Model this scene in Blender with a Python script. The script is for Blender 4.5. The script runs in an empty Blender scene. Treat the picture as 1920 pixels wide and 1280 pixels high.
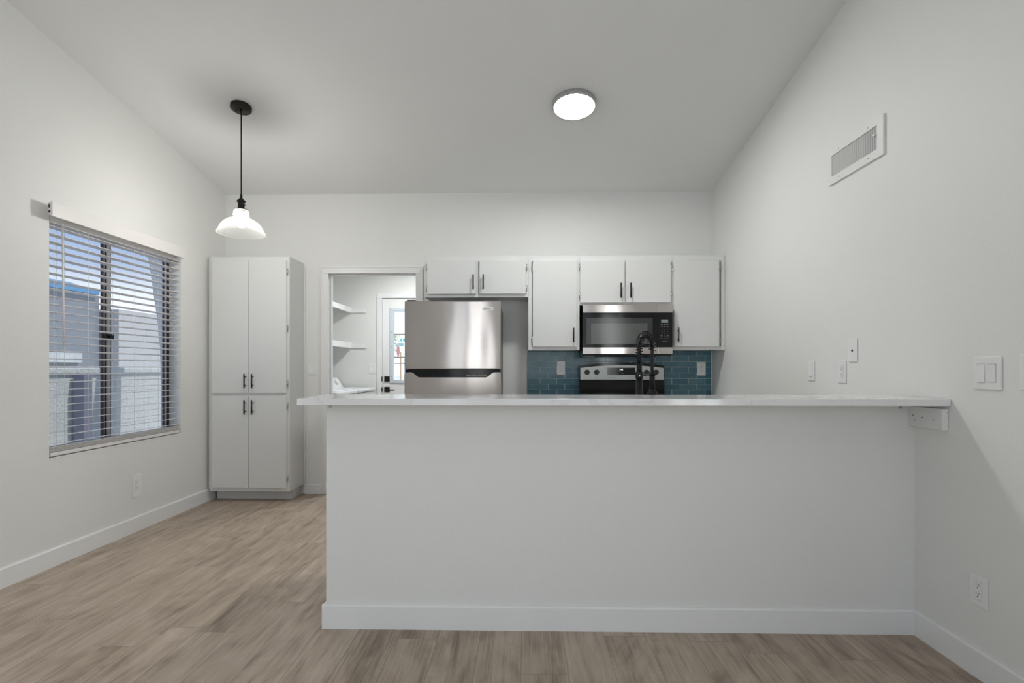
import bpy, bmesh, math, random
from mathutils import Matrix, Vector
random.seed(7)
S = bpy.context.scene
COL = S.collection
R = math.radians

# ------------------------------------------------------------------ camera, world, sun, exposure
cam = bpy.data.cameras.new('camera'); cam.sensor_width = 36.0
cam.lens = 36.0 * 1020.0 / 1920.0; cam.shift_y = 48.7 / 1920.0
cam.clip_start = 0.05; cam.clip_end = 300
camo = bpy.data.objects.new('camera', cam); COL.objects.link(camo)
camo.location = (0, 0, 1.1688); camo.rotation_euler = (R(90), 0, 0.0213)
S.camera = camo

vs = S.view_settings
vs.view_transform = 'Standard'; vs.look = 'None'; vs.exposure = 0.0; vs.gamma = 1.0
vs.use_curve_mapping = False

W = bpy.data.worlds.new('world'); S.world = W; W.use_nodes = True
wn, wl = W.node_tree.nodes, W.node_tree.links
bg = wn['Background']; bg.inputs[1].default_value = 1.0
tc = wn.new('ShaderNodeTexCoord'); sx = wn.new('ShaderNodeSeparateXYZ'); rp = wn.new('ShaderNodeValToRGB')
wl.new(tc.outputs['Generated'], sx.inputs[0]); wl.new(sx.outputs[2], rp.inputs[0]); wl.new(rp.outputs[0], bg.inputs[0])
e = rp.color_ramp.elements
e[0].position = 0.0; e[0].color = (1.7, 1.72, 1.75, 1)
e[1].position = 0.11; e[1].color = (1.0, 1.06, 1.16, 1)
k = e.new(0.15); k.color = (0.50, 0.62, 0.88, 1)
k = e.new(0.24); k.color = (0.36, 0.52, 0.88, 1)
k = e.new(0.9); k.color = (0.20, 0.38, 0.80, 1)

sun = bpy.data.lights.new('sun', 'SUN'); sun.energy = 3.2; sun.angle = R(0.53); sun.color = (1, 0.96, 0.9)
suno = bpy.data.objects.new('sun', sun); COL.objects.link(suno); suno.location = (3, -6, 9)
suno.rotation_euler = Vector((-0.45, -0.12, -0.88)).to_track_quat('-Z', 'Y').to_euler()

def area(name, loc, direction, sx_, sy_, power, color=(1, 1, 1), shape='RECTANGLE'):
    l = bpy.data.lights.new(name, 'AREA'); l.shape = shape; l.size = sx_; l.size_y = sy_
    l.energy = power; l.color = color
    o = bpy.data.objects.new(name, l); COL.objects.link(o); o.location = loc
    o.rotation_euler = Vector(direction).to_track_quat('-Z', 'Z').to_euler()
    return o
XL_, XR_ = -2.767, 1.719
# rear lamps: patio door inferred from fridge reflection, unseen living window added as fill
area('daylight_patio_door', (-1.165, -3.27, 1.6), (0, 1, 0), 0.86, 3.0, 5.0, (0.985, 0.995, 0.99))
area('fridge_streak_lamp', (-1.10, -3.25, 1.6), (0, 1, 0), 0.05, 3.0, 1.3, (1, 0.98, 0.96))       # added strip lamps that put bright streaks on the fridge
area('fridge_streak_lamp', (-0.93, -3.25, 1.6), (0, 1, 0), 0.06, 3.0, 1.7, (1, 0.98, 0.96))
area('fill_lamp_rear', (0.65, -3.27, 1.75), (0, 1, 0.3), 1.95, 3.0, 2, (0.985, 0.995, 0.99))
# fill lamps at side windows added out of view
area('fill_lamp_left', (XL_ - 0.16, -1.4, 1.25), (1, 0.25, 0), 2.0, 1.9, 22, (0.985, 0.995, 0.99))
area('fill_lamp_right', (XR_ + 0.16, -1.4, 1.45), (-1, 0.25, 0), 2.0, 1.5, 58, (0.985, 0.995, 0.99))

# ------------------------------------------------------------------ materials
MATS = {}
def newmat(name):
    m = bpy.data.materials.new(name); m.use_nodes = True; MATS[name] = m
    return m, m.node_tree.nodes, m.node_tree.links, m.node_tree.nodes['Principled BSDF']
def col4(c): return (c[0], c[1], c[2], 1)
def simple(name, c, rough=0.5, metal=0.0, bump=None, var=0.0, spec=0.5):
    """principled with a faint procedural colour variation and optional noise bump (scale, strength, distance)"""
    m, n, l, p = newmat(name)
    p.inputs['Roughness'].default_value = rough; p.inputs['Metallic'].default_value = metal
    p.inputs['Specular IOR Level'].default_value = spec
    t = n.new('ShaderNodeTexCoord')
    nz = n.new('ShaderNodeTexNoise'); nz.inputs['Scale'].default_value = 3.0; l.new(t.outputs['Object'], nz.inputs['Vector'])
    mx = n.new('ShaderNodeMix'); mx.data_type = 'RGBA'
    mx.inputs[6].default_value = col4([x * (1 - var) for x in c]); mx.inputs[7].default_value = col4([min(1, x * (1 + var)) for x in c])
    l.new(nz.outputs[0], mx.inputs[0]); l.new(mx.outputs[2], p.inputs['Base Color'])
    if bump:
        b2 = n.new('ShaderNodeTexNoise'); b2.inputs['Scale'].default_value = bump[0]; b2.inputs['Detail'].default_value = 3
        l.new(t.outputs['Object'], b2.inputs['Vector'])
        bp = n.new('ShaderNodeBump'); bp.inputs['Strength'].default_value = bump[1]; bp.inputs['Distance'].default_value = bump[2]
        l.new(b2.outputs[0], bp.inputs['Height']); l.new(bp.outputs[0], p.inputs['Normal'])
    return m
def emit(name, c, s):
    m, n, l, p = newmat(name)
    p.inputs['Base Color'].default_value = col4(c); p.inputs['Emission Color'].default_value = col4(c)
    p.inputs['Emission Strength'].default_value = s
    return m

M = {}
M['wall'] = simple('wall_paint', (0.80, 0.80, 0.777), 0.55, bump=(110, 0.55, 0.0022), var=0.01)
M['ceil'] = simple('ceiling_paint', (0.80, 0.805, 0.795), 0.8, bump=(90, 0.35, 0.002), var=0.012)
M['trim'] = simple('trim_paint', (0.83, 0.83, 0.825), 0.38, var=0.008)
M['cab'] = simple('cabinet_paint', (0.735, 0.737, 0.722), 0.36, bump=(25, 0.06, 0.001), var=0.008)
M['plastic'] = simple('white_plastic', (0.84, 0.84, 0.83), 0.3)
M['slot'] = simple('slot_dark', (0.03, 0.03, 0.03), 0.6)
M['black'] = simple('matte_black', (0.008, 0.008, 0.010), 0.36, spec=0.28)
M['bronze'] = simple('dark_bronze', (0.020, 0.016, 0.014), 0.42, 0.6)
M['winframe'] = simple('window_aluminium', (0.045, 0.036, 0.042), 0.4, 0.5)
M['wintrack'] = simple('window_track', (0.45, 0.44, 0.44), 0.35, 0.7)
M['nickel'] = simple('nickel', (0.62, 0.61, 0.58), 0.25, 1.0)
M['chrome'] = simple('chrome', (0.75, 0.75, 0.76), 0.12, 1.0)
M['fridge_side'] = simple('fridge_side_grey', (0.085, 0.085, 0.085), 0.45, bump=(300, 0.2, 0.0005))
M['gloss_black'] = simple('gloss_black', (0.005, 0.005, 0.006), 0.08, spec=0.3)
M['mw_window'] = simple('oven_window_mesh', (0.09, 0.095, 0.09), 0.12)
M['mw_frame'] = simple('oven_window_border', (0.035, 0.035, 0.036), 0.12)
M['keys'] = simple('key_print', (0.33, 0.33, 0.34), 0.5)
M['lcd'] = simple('lcd_grey', (0.24, 0.29, 0.25), 0.3)
M['blind'] = simple('blind_white', (0.80, 0.78, 0.765), 0.4)
M['cordm'] = simple('cord_white', (0.85, 0.85, 0.85), 0.6)
M['washer'] = simple('appliance_white', (0.86, 0.87, 0.89), 0.22)
M['badge'] = simple('badge_silver', (0.78, 0.77, 0.76), 0.3, 0.3)
M['ventm'] = simple('vent_white', (0.80, 0.80, 0.785), 0.4)
M['ventl'] = simple('vent_louver', (0.74, 0.74, 0.72), 0.45)
M['rim'] = simple('lamp_rim_silver', (0.42, 0.43, 0.42), 0.4, 0.5)
M['wood_block'] = simple('painted_block', (0.78, 0.78, 0.765), 0.5, bump=(60, 0.3, 0.001), var=0.03)
M['block'] = simple('fence_block', (0.50, 0.505, 0.48), 0.9, bump=(30, 0.6, 0.01), var=0.15)
M['house'] = simple('neighbour_stucco', (0.24, 0.25, 0.265), 0.9, bump=(40, 0.5, 0.01), var=0.1)
M['roofblue'] = simple('neighbour_roof', (0.12, 0.28, 0.45), 0.6, var=0.1)
M['post'] = simple('grey_post', (0.20, 0.20, 0.25), 0.8, var=0.05)
M['stucco'] = simple('patio_stucco', (0.66, 0.61, 0.55), 0.9, bump=(60, 0.5, 0.006), var=0.06)
M['concrete'] = simple('yard_concrete', (0.80, 0.79, 0.77), 0.9, var=0.08)
M['red'] = simple('red_paint', (1.0, 0.42, 0.34), 0.5, var=0.1)
M['teal'] = simple('teal_cloth', (0.12, 0.80, 0.64), 0.6, var=0.1)
M['signblue'] = simple('sign_blue', (0.66, 0.84, 0.78), 0.5, var=0.2)
M['orange'] = simple('orange_wood', (1.0, 0.62, 0.32), 0.6, var=0.1)
M['foliage'] = simple('foliage', (0.60, 0.70, 0.42), 0.7, var=0.3)
M['greyrail'] = simple('grey_rail', (0.45, 0.44, 0.44), 0.5)
M['whitepaint'] = simple('white_stucco_far', (0.85, 0.85, 0.85), 0.8)
M['knob'] = simple('knob_black', (0.014, 0.014, 0.014), 0.3)
M['silver'] = simple('panel_silver', (0.50, 0.52, 0.50), 0.34, 0.55)
M['disc'] = emit('lamp_diffuser', (0.975, 0.99, 0.98), 122.0)
M['disc_laundry'] = emit('lamp_diffuser_laundry', (0.955, 0.985, 0.98), 118.0)
M['disc_fill'] = emit('lamp_diffuser_fill', (0.975, 0.99, 0.98), 10.0)
M['bulb'] = emit('bulb_glow', (1.0, 0.975, 0.945), 340.0)
M['clock'] = emit('clock_digits', (0.9, 0.95, 0.95), 1.6)

def stainless(name, c, rough):
    m, n, l, p = newmat(name)
    p.inputs['Metallic'].default_value = 1.0; p.inputs['Base Color'].default_value = col4(c)
    t = n.new('ShaderNodeTexCoord'); mp = n.new('ShaderNodeMapping')
    mp.inputs['Scale'].default_value = (1.2, 1.2, 260); l.new(t.outputs['Object'], mp.inputs[0])
    nz = n.new('ShaderNodeTexNoise'); nz.inputs['Scale'].default_value = 1.0; nz.inputs['Detail'].default_value = 4
    l.new(mp.outputs[0], nz.inputs['Vector'])
    mr = n.new('ShaderNodeMapRange'); mr.inputs[3].default_value = rough - 0.02; mr.inputs[4].default_value = rough + 0.02
    l.new(nz.outputs[0], mr.inputs[0]); l.new(mr.outputs[0], p.inputs['Roughness'])
    # slow waviness of the sheet, which bends the upright reflections
    m2 = n.new('ShaderNodeMapping'); m2.inputs['Scale'].default_value = (5.0, 1, 1.6); l.new(t.outputs['Object'], m2.inputs[0])
    n2 = n.new('ShaderNodeTexNoise'); n2.inputs['Scale'].default_value = 1.0; n2.inputs['Detail'].default_value = 0.5
    l.new(m2.outputs[0], n2.inputs['Vector'])
    bp = n.new('ShaderNodeBump'); bp.inputs['Strength'].default_value = 0.25; bp.inputs['Distance'].default_value = 0.012
    l.new(n2.outputs[0], bp.inputs['Height']); l.new(bp.outputs[0], p.inputs['Normal'])
    p.inputs['Anisotropic'].default_value = 0.95; p.inputs['Anisotropic Rotation'].default_value = 0.25
    tg = n.new('ShaderNodeTangent'); tg.direction_type = 'RADIAL'; tg.axis = 'Z'
    l.new(tg.outputs[0], p.inputs['Tangent'])
    return m
M['steel'] = stainless('brushed_steel', (0.545, 0.50, 0.475), 0.15)

def glass(name, tint, gloss=0.08, haze=0.0):
    m, n, l, p = newmat(name); out = n['Material Output']; n.remove(p)
    tr = n.new('ShaderNodeBsdfTransparent'); tr.inputs[0].default_value = col4(tint)
    gl = n.new('ShaderNodeBsdfGlossy'); gl.inputs['Roughness'].default_value = 0.03
    fr = n.new('ShaderNodeFresnel'); fr.inputs[0].default_value = 1.45
    ge = n.new('ShaderNodeNewGeometry'); ff = n.new('ShaderNodeMath'); ff.operation = 'SUBTRACT'; ff.use_clamp = True
    l.new(fr.outputs[0], ff.inputs[0]); l.new(ge.outputs['Backfacing'], ff.inputs[1])      # reflect on the entry side only
    mx = n.new('ShaderNodeMixShader'); l.new(ff.outputs[0], mx.inputs[0]); l.new(tr.outputs[0], mx.inputs[1]); l.new(gl.outputs[0], mx.inputs[2])
    last = mx
    if haze:
        tl = n.new('ShaderNodeBsdfTranslucent'); tl.inputs[0].default_value = (0.95, 0.95, 0.94, 1)
        df = n.new('ShaderNodeBsdfDiffuse'); df.inputs[0].default_value = (0.95, 0.95, 0.94, 1)
        ad = n.new('ShaderNodeMixShader'); l.new(tl.outputs[0], ad.inputs[1]); l.new(df.outputs[0], ad.inputs[2])
        # glass looks whiter where it turns edge-on
        lw = n.new('ShaderNodeLayerWeight'); lw.inputs[0].default_value = 0.35
        mr = n.new('ShaderNodeMapRange'); mr.inputs[3].default_value = haze; mr.inputs[4].default_value = min(0.95, haze + 0.075)
        l.new(lw.outputs['Facing'], mr.inputs[0])
        m2 = n.new('ShaderNodeMixShader'); l.new(mr.outputs[0], m2.inputs[0]); l.new(mx.outputs[0], m2.inputs[1]); l.new(ad.outputs[0], m2.inputs[2])
        last = m2
    l.new(last.outputs[0], out.inputs[0])
    return m
M['pane'] = glass('window_glass', (0.96, 0.98, 0.98))
M['shade'] = glass('pendant_glass', (0.97, 0.97, 0.96), haze=0.010)

def floor_mat():
    m, n, l, p = newmat('vinyl_plank'); t = n.new('ShaderNodeTexCoord')
    sp = n.new('ShaderNodeSeparateXYZ'); l.new(t.outputs['Object'], sp.inputs[0])
    cb = n.new('ShaderNodeCombineXYZ'); l.new(sp.outputs[0], cb.inputs[1])
    rw = n.new('ShaderNodeMath'); rw.operation = 'DIVIDE'; rw.inputs[1].default_value = 0.18; l.new(sp.outputs[0], rw.inputs[0])
    rf = n.new('ShaderNodeMath'); rf.operation = 'FLOOR'; l.new(rw.outputs[0], rf.inputs[0])
    wnz = n.new('ShaderNodeTexWhiteNoise'); wnz.noise_dimensions = '1D'; l.new(rf.outputs[0], wnz.inputs['W'])
    ys = n.new('ShaderNodeMath'); ys.operation = 'MULTIPLY_ADD'; ys.inputs[1].default_value = 1.22; l.new(wnz.outputs[0], ys.inputs[0]); l.new(sp.outputs[1], ys.inputs[2])
    l.new(ys.outputs[0], cb.inputs[0])
    br = n.new('ShaderNodeTexBrick'); br.offset = 0.0; br.offset_frequency = 2; br.squash = 1
    br.inputs['Scale'].default_value = 1; br.inputs['Brick Width'].default_value = 1.22; br.inputs['Row Height'].default_value = 0.18
    br.inputs['Mortar Size'].default_value = 0.0011; br.inputs['Mortar Smooth'].default_value = 0.2; br.inputs['Bias'].default_value = 0.0
    br.inputs['Color1'].default_value = (0, 0, 0, 1); br.inputs['Color2'].default_value = (1, 1, 1, 1); br.inputs['Mortar'].default_value = (0.5, 0.5, 0.5, 1)
    l.new(cb.outputs[0], br.inputs['Vector'])
    # shift the grain from plank to plank
    off = n.new('ShaderNodeVectorMath'); off.operation = 'MULTIPLY_ADD'
    l.new(br.outputs['Color'], off.inputs[0]); off.inputs[1].default_value = (3.7, 9.1, 5.3); l.new(t.outputs['Object'], off.inputs[2])
    def grain(scale, sc, det, dist, rough=0.6):
        mp = n.new('ShaderNodeMapping'); mp.inputs['Scale'].default_value = scale; l.new(off.outputs[0], mp.inputs[0])
        g = n.new('ShaderNodeTexNoise'); g.inputs['Scale'].default_value = sc; g.inputs['Detail'].default_value = det
        g.inputs['Roughness'].default_value = rough; g.inputs['Distortion'].default_value = dist
        l.new(mp.outputs[0], g.inputs['Vector']); return g
    g1 = grain((14, 1.1, 1), 1.0, 4, 1.2); g2 = grain((150, 3.2, 1), 1.0, 4, 0.5, 0.7); g3 = grain((5, 2.2, 1), 1.0, 2, 2.0)
    ramp = n.new('ShaderNodeValToRGB'); re = ramp.color_ramp.elements
    re[0].position = 0.335; re[0].color = (0.195, 0.142, 0.104, 1); re[1].position = 0.68; re[1].color = (0.61, 0.515, 0.42, 1)
    kk = re.new(0.5); kk.color = (0.435, 0.347, 0.270, 1)
    def mixf(a, b, f):
        x = n.new('ShaderNodeMix'); x.data_type = 'FLOAT'; x.inputs[0].default_value = f
        l.new(a, x.inputs[2]); l.new(b, x.inputs[3]); return x.outputs[0]
    a = mixf(g1.outputs[0], g2.outputs[0], 0.46); a = mixf(a, g3.outputs[0], 0.30)
    a2 = mixf(a, br.outputs['Color'], 0.05)
    l.new(a2, ramp.inputs[0])
    seam = n.new('ShaderNodeMix'); seam.data_type = 'RGBA'; seam.inputs[7].default_value = (0.09, 0.07, 0.055, 1)
    sm = n.new('ShaderNodeMath'); sm.operation = 'MULTIPLY'; sm.inputs[1].default_value = 0.55
    l.new(br.outputs['Fac'], sm.inputs[0]); l.new(sm.outputs[0], seam.inputs[0]); l.new(ramp.outputs[0], seam.inputs[6])
    l.new(seam.outputs[2], p.inputs['Base Color']); p.inputs['Roughness'].default_value = 0.46
    p.inputs['Specular IOR Level'].default_value = 0.4
    bp = n.new('ShaderNodeBump'); bp.inputs['Strength'].default_value = 0.12; bp.inputs['Distance'].default_value = 0.002
    l.new(g2.outputs[0], bp.inputs['Height']); l.new(bp.outputs[0], p.inputs['Normal'])
    return m
M['floor'] = floor_mat()

def quartz():
    m, n, l, p = newmat('white_quartz'); t = n.new('ShaderNodeTexCoord')
    a = n.new('ShaderNodeTexNoise'); a.inputs['Scale'].default_value = 2.6; a.inputs['Detail'].default_value = 3; a.inputs['Distortion'].default_value = 1.2
    l.new(t.outputs['Object'], a.inputs['Vector'])
    r1 = n.new('ShaderNodeValToRGB'); ee = r1.color_ramp.elements
    ee[0].position = 0.485; ee[0].color = (0.83, 0.82, 0.815, 1); ee[1].position = 0.515; ee[1].color = (0.83, 0.82, 0.815, 1)
    q = ee.new(0.5); q.color = (0.75, 0.74, 0.74, 1)
    l.new(a.outputs[0], r1.inputs[0])
    b = n.new('ShaderNodeTexNoise'); b.inputs['Scale'].default_value = 40; l.new(t.outputs['Object'], b.inputs['Vector'])
    mx = n.new('ShaderNodeMix'); mx.data_type = 'RGBA'; mx.blend_type = 'MULTIPLY'; mx.inputs[0].default_value = 0.06
    l.new(r1.outputs[0], mx.inputs[6]); l.new(b.outputs[0], mx.inputs[7]); l.new(mx.outputs[2], p.inputs['Base Color'])
    p.inputs['Roughness'].default_value = 0.09
    return m
M['quartz'] = quartz()

def tile_mat():
    m, n, l, p = newmat('blue_glass_tile'); t = n.new('ShaderNodeTexCoord')
    sp = n.new('ShaderNodeSeparateXYZ'); l.new(t.outputs['Object'], sp.inputs[0])
    cb = n.new('ShaderNodeCombineXYZ'); l.new(sp.outputs[0], cb.inputs[0]); l.new(sp.outputs[2], cb.inputs[1])
    br = n.new('ShaderNodeTexBrick'); br.offset = 0.5; br.offset_frequency = 2
    br.inputs['Scale'].default_value = 1; br.inputs['Brick Width'].default_value = 0.15; br.inputs['Row Height'].default_value = 0.0515
    br.inputs['Mortar Size'].default_value = 0.0018; br.inputs['Mortar Smooth'].default_value = 0.1
    br.inputs['Color1'].default_value = (0.058, 0.180, 0.242, 1); br.inputs['Color2'].default_value = (0.095, 0.238, 0.292, 1)
    br.inputs['Mortar'].default_value = (0.70, 0.74, 0.74, 1)
    l.new(cb.outputs[0], br.inputs['Vector'])
    nz = n.new('ShaderNodeTexNoise'); nz.inputs['Scale'].default_value = 9; l.new(t.outputs['Object'], nz.inputs['Vector'])
    mx = n.new('ShaderNodeMix'); mx.data_type = 'RGBA'; mx.blend_type = 'MULTIPLY'; mx.inputs[0].default_value = 0.3
    l.new(br.outputs['Color'], mx.inputs[6]); l.new(nz.outputs[0], mx.inputs[7]); l.new(mx.outputs[2], p.inputs['Base Color'])
    rr = n.new('ShaderNodeMapRange'); rr.inputs[3].default_value = 0.1; rr.inputs[4].default_value = 0.7
    l.new(br.outputs['Fac'], rr.inputs[0]); l.new(rr.outputs[0], p.inputs['Roughness'])
    bp = n.new('ShaderNodeBump'); bp.invert = True; bp.inputs['Strength'].default_value = 0.5; bp.inputs['Distance'].default_value = 0.0015
    l.new(br.outputs['Fac'], bp.inputs['Height']); l.new(bp.outputs[0], p.inputs['Normal'])
    return m
M['tile'] = tile_mat()

def block_mat():
    m, n, l, p = newmat('fence_block_wall'); t = n.new('ShaderNodeTexCoord')
    sp = n.new('ShaderNodeSeparateXYZ'); l.new(t.outputs['Object'], sp.inputs[0])
    cb = n.new('ShaderNodeCombineXYZ'); l.new(sp.outputs[1], cb.inputs[0]); l.new(sp.outputs[2], cb.inputs[1])
    br = n.new('ShaderNodeTexBrick'); br.inputs['Scale'].default_value = 1; br.inputs['Brick Width'].default_value = 0.4; br.inputs['Row Height'].default_value = 0.2
    br.inputs['Mortar Size'].default_value = 0.006
    br.inputs['Color1'].default_value = (0.50, 0.51, 0.48, 1); br.inputs['Color2'].default_value = (0.56, 0.565, 0.53, 1); br.inputs['Mortar'].default_value = (0.42, 0.42, 0.40, 1)
    l.new(cb.outputs[0], br.inputs['Vector']); l.new(br.outputs['Color'], p.inputs['Base Color']); p.inputs['Roughness'].default_value = 0.9
    nz = n.new('ShaderNodeTexNoise'); nz.inputs['Scale'].default_value = 30; l.new(t.outputs['Object'], nz.inputs['Vector'])
    bp = n.new('ShaderNodeBump'); bp.inputs['Distance'].default_value = 0.01; l.new(nz.outputs[0], bp.inputs['Height']); l.new(bp.outputs[0], p.inputs['Normal'])
    return m
M['block'] = block_mat()

# ------------------------------------------------------------------ mesh helpers
class MB:
    """collects shapes in world coordinates, then links them as ONE mesh object"""
    def __init__(s): s.bm = bmesh.new(); s.smooth = False
    def box(s, x0, x1, y0, y1, z0, z1, bev=0.0, seg=2):
        x0, x1 = sorted((x0, x1)); y0, y1 = sorted((y0, y1)); z0, z1 = sorted((z0, z1))
        t = bmesh.new(); bmesh.ops.create_cube(t, size=1)
        for v in t.verts:
            v.co = Vector(((x0 + x1) / 2 + v.co.x * (x1 - x0), (y0 + y1) / 2 + v.co.y * (y1 - y0), (z0 + z1) / 2 + v.co.z * (z1 - z0)))
        if bev: bmesh.ops.bevel(t, geom=t.edges[:], offset=bev, segments=seg, affect='EDGES', profile=0.5)
        s._merge(t); return s
    def _merge(s, t, M4=None, smooth=False):
        if M4 is not None: bmesh.ops.transform(t, matrix=M4, verts=t.verts)
        mp = {v: s.bm.verts.new(v.co) for v in t.verts}
        for f in t.faces:
            try:
                nf = s.bm.faces.new([mp[v] for v in f.verts]); nf.smooth = smooth or f.smooth
            except ValueError: pass
        t.free()
    def cyl(s, p0, p1, r0, r1=None, seg=20, smooth=True, bev=0.0):
        p0, p1 = Vector(p0), Vector(p1); r1 = r0 if r1 is None else r1
        t = bmesh.new(); bmesh.ops.create_cone(t, cap_ends=True, segments=seg, radius1=r0, radius2=r1, depth=(p1 - p0).length)
        if bev: bmesh.ops.bevel(t, geom=[e_ for e_ in t.edges if len(e_.link_faces) == 2 and any(len(f.verts) > 4 for f in e_.link_faces)], offset=bev, segments=2, affect='EDGES', profile=0.5)
        for f in t.faces: f.smooth = smooth and len(f.verts) == 4
        q = (p1 - p0).to_track_quat('Z', 'Y').to_matrix().to_4x4()
        s._merge(t, Matrix.Translation((p0 + p1) / 2) @ q); return s
    def lathe(s, prof, M4, seg=48, close=True):
        """prof = [(r, z)...] spun about local Z"""
        t = bmesh.new(); rings = []
        for r, z in prof:
            if r < 1e-6: rings.append([t.verts.new((0, 0, z))])
            else: rings.append([t.verts.new((r * math.cos(2 * math.pi * i / seg), r * math.sin(2 * math.pi * i / seg), z)) for i in range(seg)])
        for a, b in zip(rings, rings[1:]):
            for i in range(seg):
                j = (i + 1) % seg
                if len(a) == 1 and len(b) == 1: continue
                if len(a) == 1: f = t.faces.new((a[0], b[i], b[j]))
                elif len(b) == 1: f = t.faces.new((a[i], b[0], a[j]))
                else: f = t.faces.new((a[i], b[i], b[j], a[j]))
                f.smooth = True
        bmesh.ops.recalc_face_normals(t, faces=t.faces[:])
        s._merge(t, M4); return s
    def tube(s, pts, r, seg=10):
        pts = [Vector(p) for p in pts]; t = bmesh.new(); rings = []
        rs = r if isinstance(r, (list, tuple)) else [r] * len(pts)
        up = None
        for i, p in enumerate(pts):
            d = (pts[min(i + 1, len(pts) - 1)] - pts[max(i - 1, 0)]).normalized()
            if up is None: up = d.orthogonal().normalized()
            up = (up - d * up.dot(d)).normalized(); w = d.cross(up)
            rings.append([t.verts.new(p + (up * math.cos(2 * math.pi * k / seg) + w * math.sin(2 * math.pi * k / seg)) * rs[i]) for k in range(seg)])
        for a, b in zip(rings, rings[1:]):
            for k in range(seg):
                j = (k + 1) % seg; f = t.faces.new((a[k], a[j], b[j], b[k])); f.smooth = True
        t.faces.new(rings[0]); t.faces.new(rings[-1][::-1])
        bmesh.ops.recalc_face_normals(t, faces=t.faces[:])
        s._merge(t); return s
    def prism(s, poly, axis, a0, a1, bev=0.0):
        """poly of 2-D points extruded along axis: 'y' -> poly is (x,z); 'x' -> (y,z); 'z' -> (x,y)"""
        t = bmesh.new()
        def P(u, v, a): return {'y': (u, a, v), 'x': (a, u, v), 'z': (u, v, a)}[axis]
        A = [t.verts.new(P(u, v, a0)) for u, v in poly]; B = [t.verts.new(P(u, v, a1)) for u, v in poly]
        t.faces.new(A); t.faces.new(B[::-1])
        for i in range(len(poly)):
            j = (i + 1) % len(poly); t.faces.new((A[i], B[i], B[j], A[j]))
        bmesh.ops.recalc_face_normals(t, faces=t.faces[:])
        if bev: bmesh.ops.bevel(t, geom=t.edges[:], offset=bev, segments=2, affect='EDGES', profile=0.5)
        s._merge(t); return s
    def build(s, name, mat, parent=None):
        vs_ = s.bm.verts
        if parent is None:
            lo = Vector([min(v.co[i] for v in vs_) for i in range(3)]); hi = Vector([max(v.co[i] for v in vs_) for i in range(3)])
            org = Vector(((lo.x + hi.x) / 2, (lo.y + hi.y) / 2, lo.z)); par = Vector((0, 0, 0))
        else:
            par = Vector((0, 0, 0)); q = parent
            while q: par += q.location; q = q.parent
            org = par
        for v in vs_: v.co -= org
        bmesh.ops.recalc_face_normals(s.bm, faces=s.bm.faces[:])
        me = bpy.data.meshes.new(name); s.bm.to_mesh(me); s.bm.free(); me.materials.append(mat)
        o = bpy.data.objects.new(name, me); COL.objects.link(o)
        if parent is None: o.location = org
        else: o.parent = parent
        return o

def build_each(mb, name, mat, parent):
    """every loose piece gathered in mb becomes a part of its own"""
    bm = mb.bm; left = set(bm.verts); out = []
    while left:
        stack = [left.pop()]; isl = set(stack)
        while stack:
            for e_ in stack.pop().link_edges:
                for v in e_.verts:
                    if v not in isl: isl.add(v); left.discard(v); stack.append(v)
        one = MB(); mp = {}
        for v in isl: mp[v] = one.bm.verts.new(v.co)
        for f in {f for v in isl for f in v.link_faces}:
            nf = one.bm.faces.new([mp[v] for v in f.verts]); nf.smooth = f.smooth
        out.append(one.build(name, mat, parent))
    bm.free(); return out
def box(name, mat, d, parent=None, bev=0.0):
    return MB().box(*d, bev=bev).build(name, mat, parent)
def thing(name, label, cat, loc, group=None):
    o = bpy.data.objects.new(name, None); o.empty_display_size = 0.1; COL.objects.link(o); o.location = loc
    return tag(o, label, cat, group)
def tag(o, label, cat, group=None):
    o['label'] = label; o['category'] = cat
    if group: o['group'] = group
    return o
def struct(o):
    o['kind'] = 'structure'; return o
def text(name, s, size, mat, x, y, z, parent, sx_=1.0):
    """flat lettering facing the -Y side, centred on (x, z), as a mesh"""
    cu = bpy.data.curves.new(name, 'FONT'); cu.body = s; cu.size = size; cu.align_x = 'CENTER'; cu.align_y = 'CENTER'; cu.extrude = 0.0002
    tmp = bpy.data.objects.new('tmp_text', cu); COL.objects.link(tmp)
    dg = bpy.context.evaluated_depsgraph_get(); dg.update()
    me = bpy.data.meshes.new_from_object(tmp.evaluated_get(dg))
    bpy.data.objects.remove(tmp)
    par = Vector((0, 0, 0)); q = parent
    while q: par += q.location; q = q.parent
    me.transform(Matrix.Translation(Vector((x, y, z)) - par) @ Matrix.Rotation(R(90), 4, 'X') @ Matrix.Diagonal((sx_, 1, 1, 1)))
    me.materials.clear(); me.materials.append(mat); me.name = name
    o = bpy.data.objects.new(name, me); COL.objects.link(o); o.parent = parent
    return o

# ------------------------------------------------------------------ measures of the place
XL, XR, YB = -2.767, 1.719, 5.0
YP = 2.428                      # face of the half wall
SL = 0.1676
def zc(y): return 2.773 + SL * (YB - y)
YR = -3.2                       # wall behind the camera
LY = 6.85                       # far wall of the laundry

# ------------------------------------------------------------------ the setting
struct(box('floor', M['floor'], (-3.05, 1.95, YR - 0.15, LY + 0.15, -0.12, 0)))
m = MB(); m.prism([(YR - 0.15, zc(YR - 0.15)), (YB + 0.12, zc(YB + 0.12)), (YB + 0.12, zc(YB + 0.12) + 0.2), (YR - 0.15, zc(YR - 0.15) + 0.2)], 'x', -3.05, 1.95)
struct(m.build('ceiling', M['ceil']))
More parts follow.
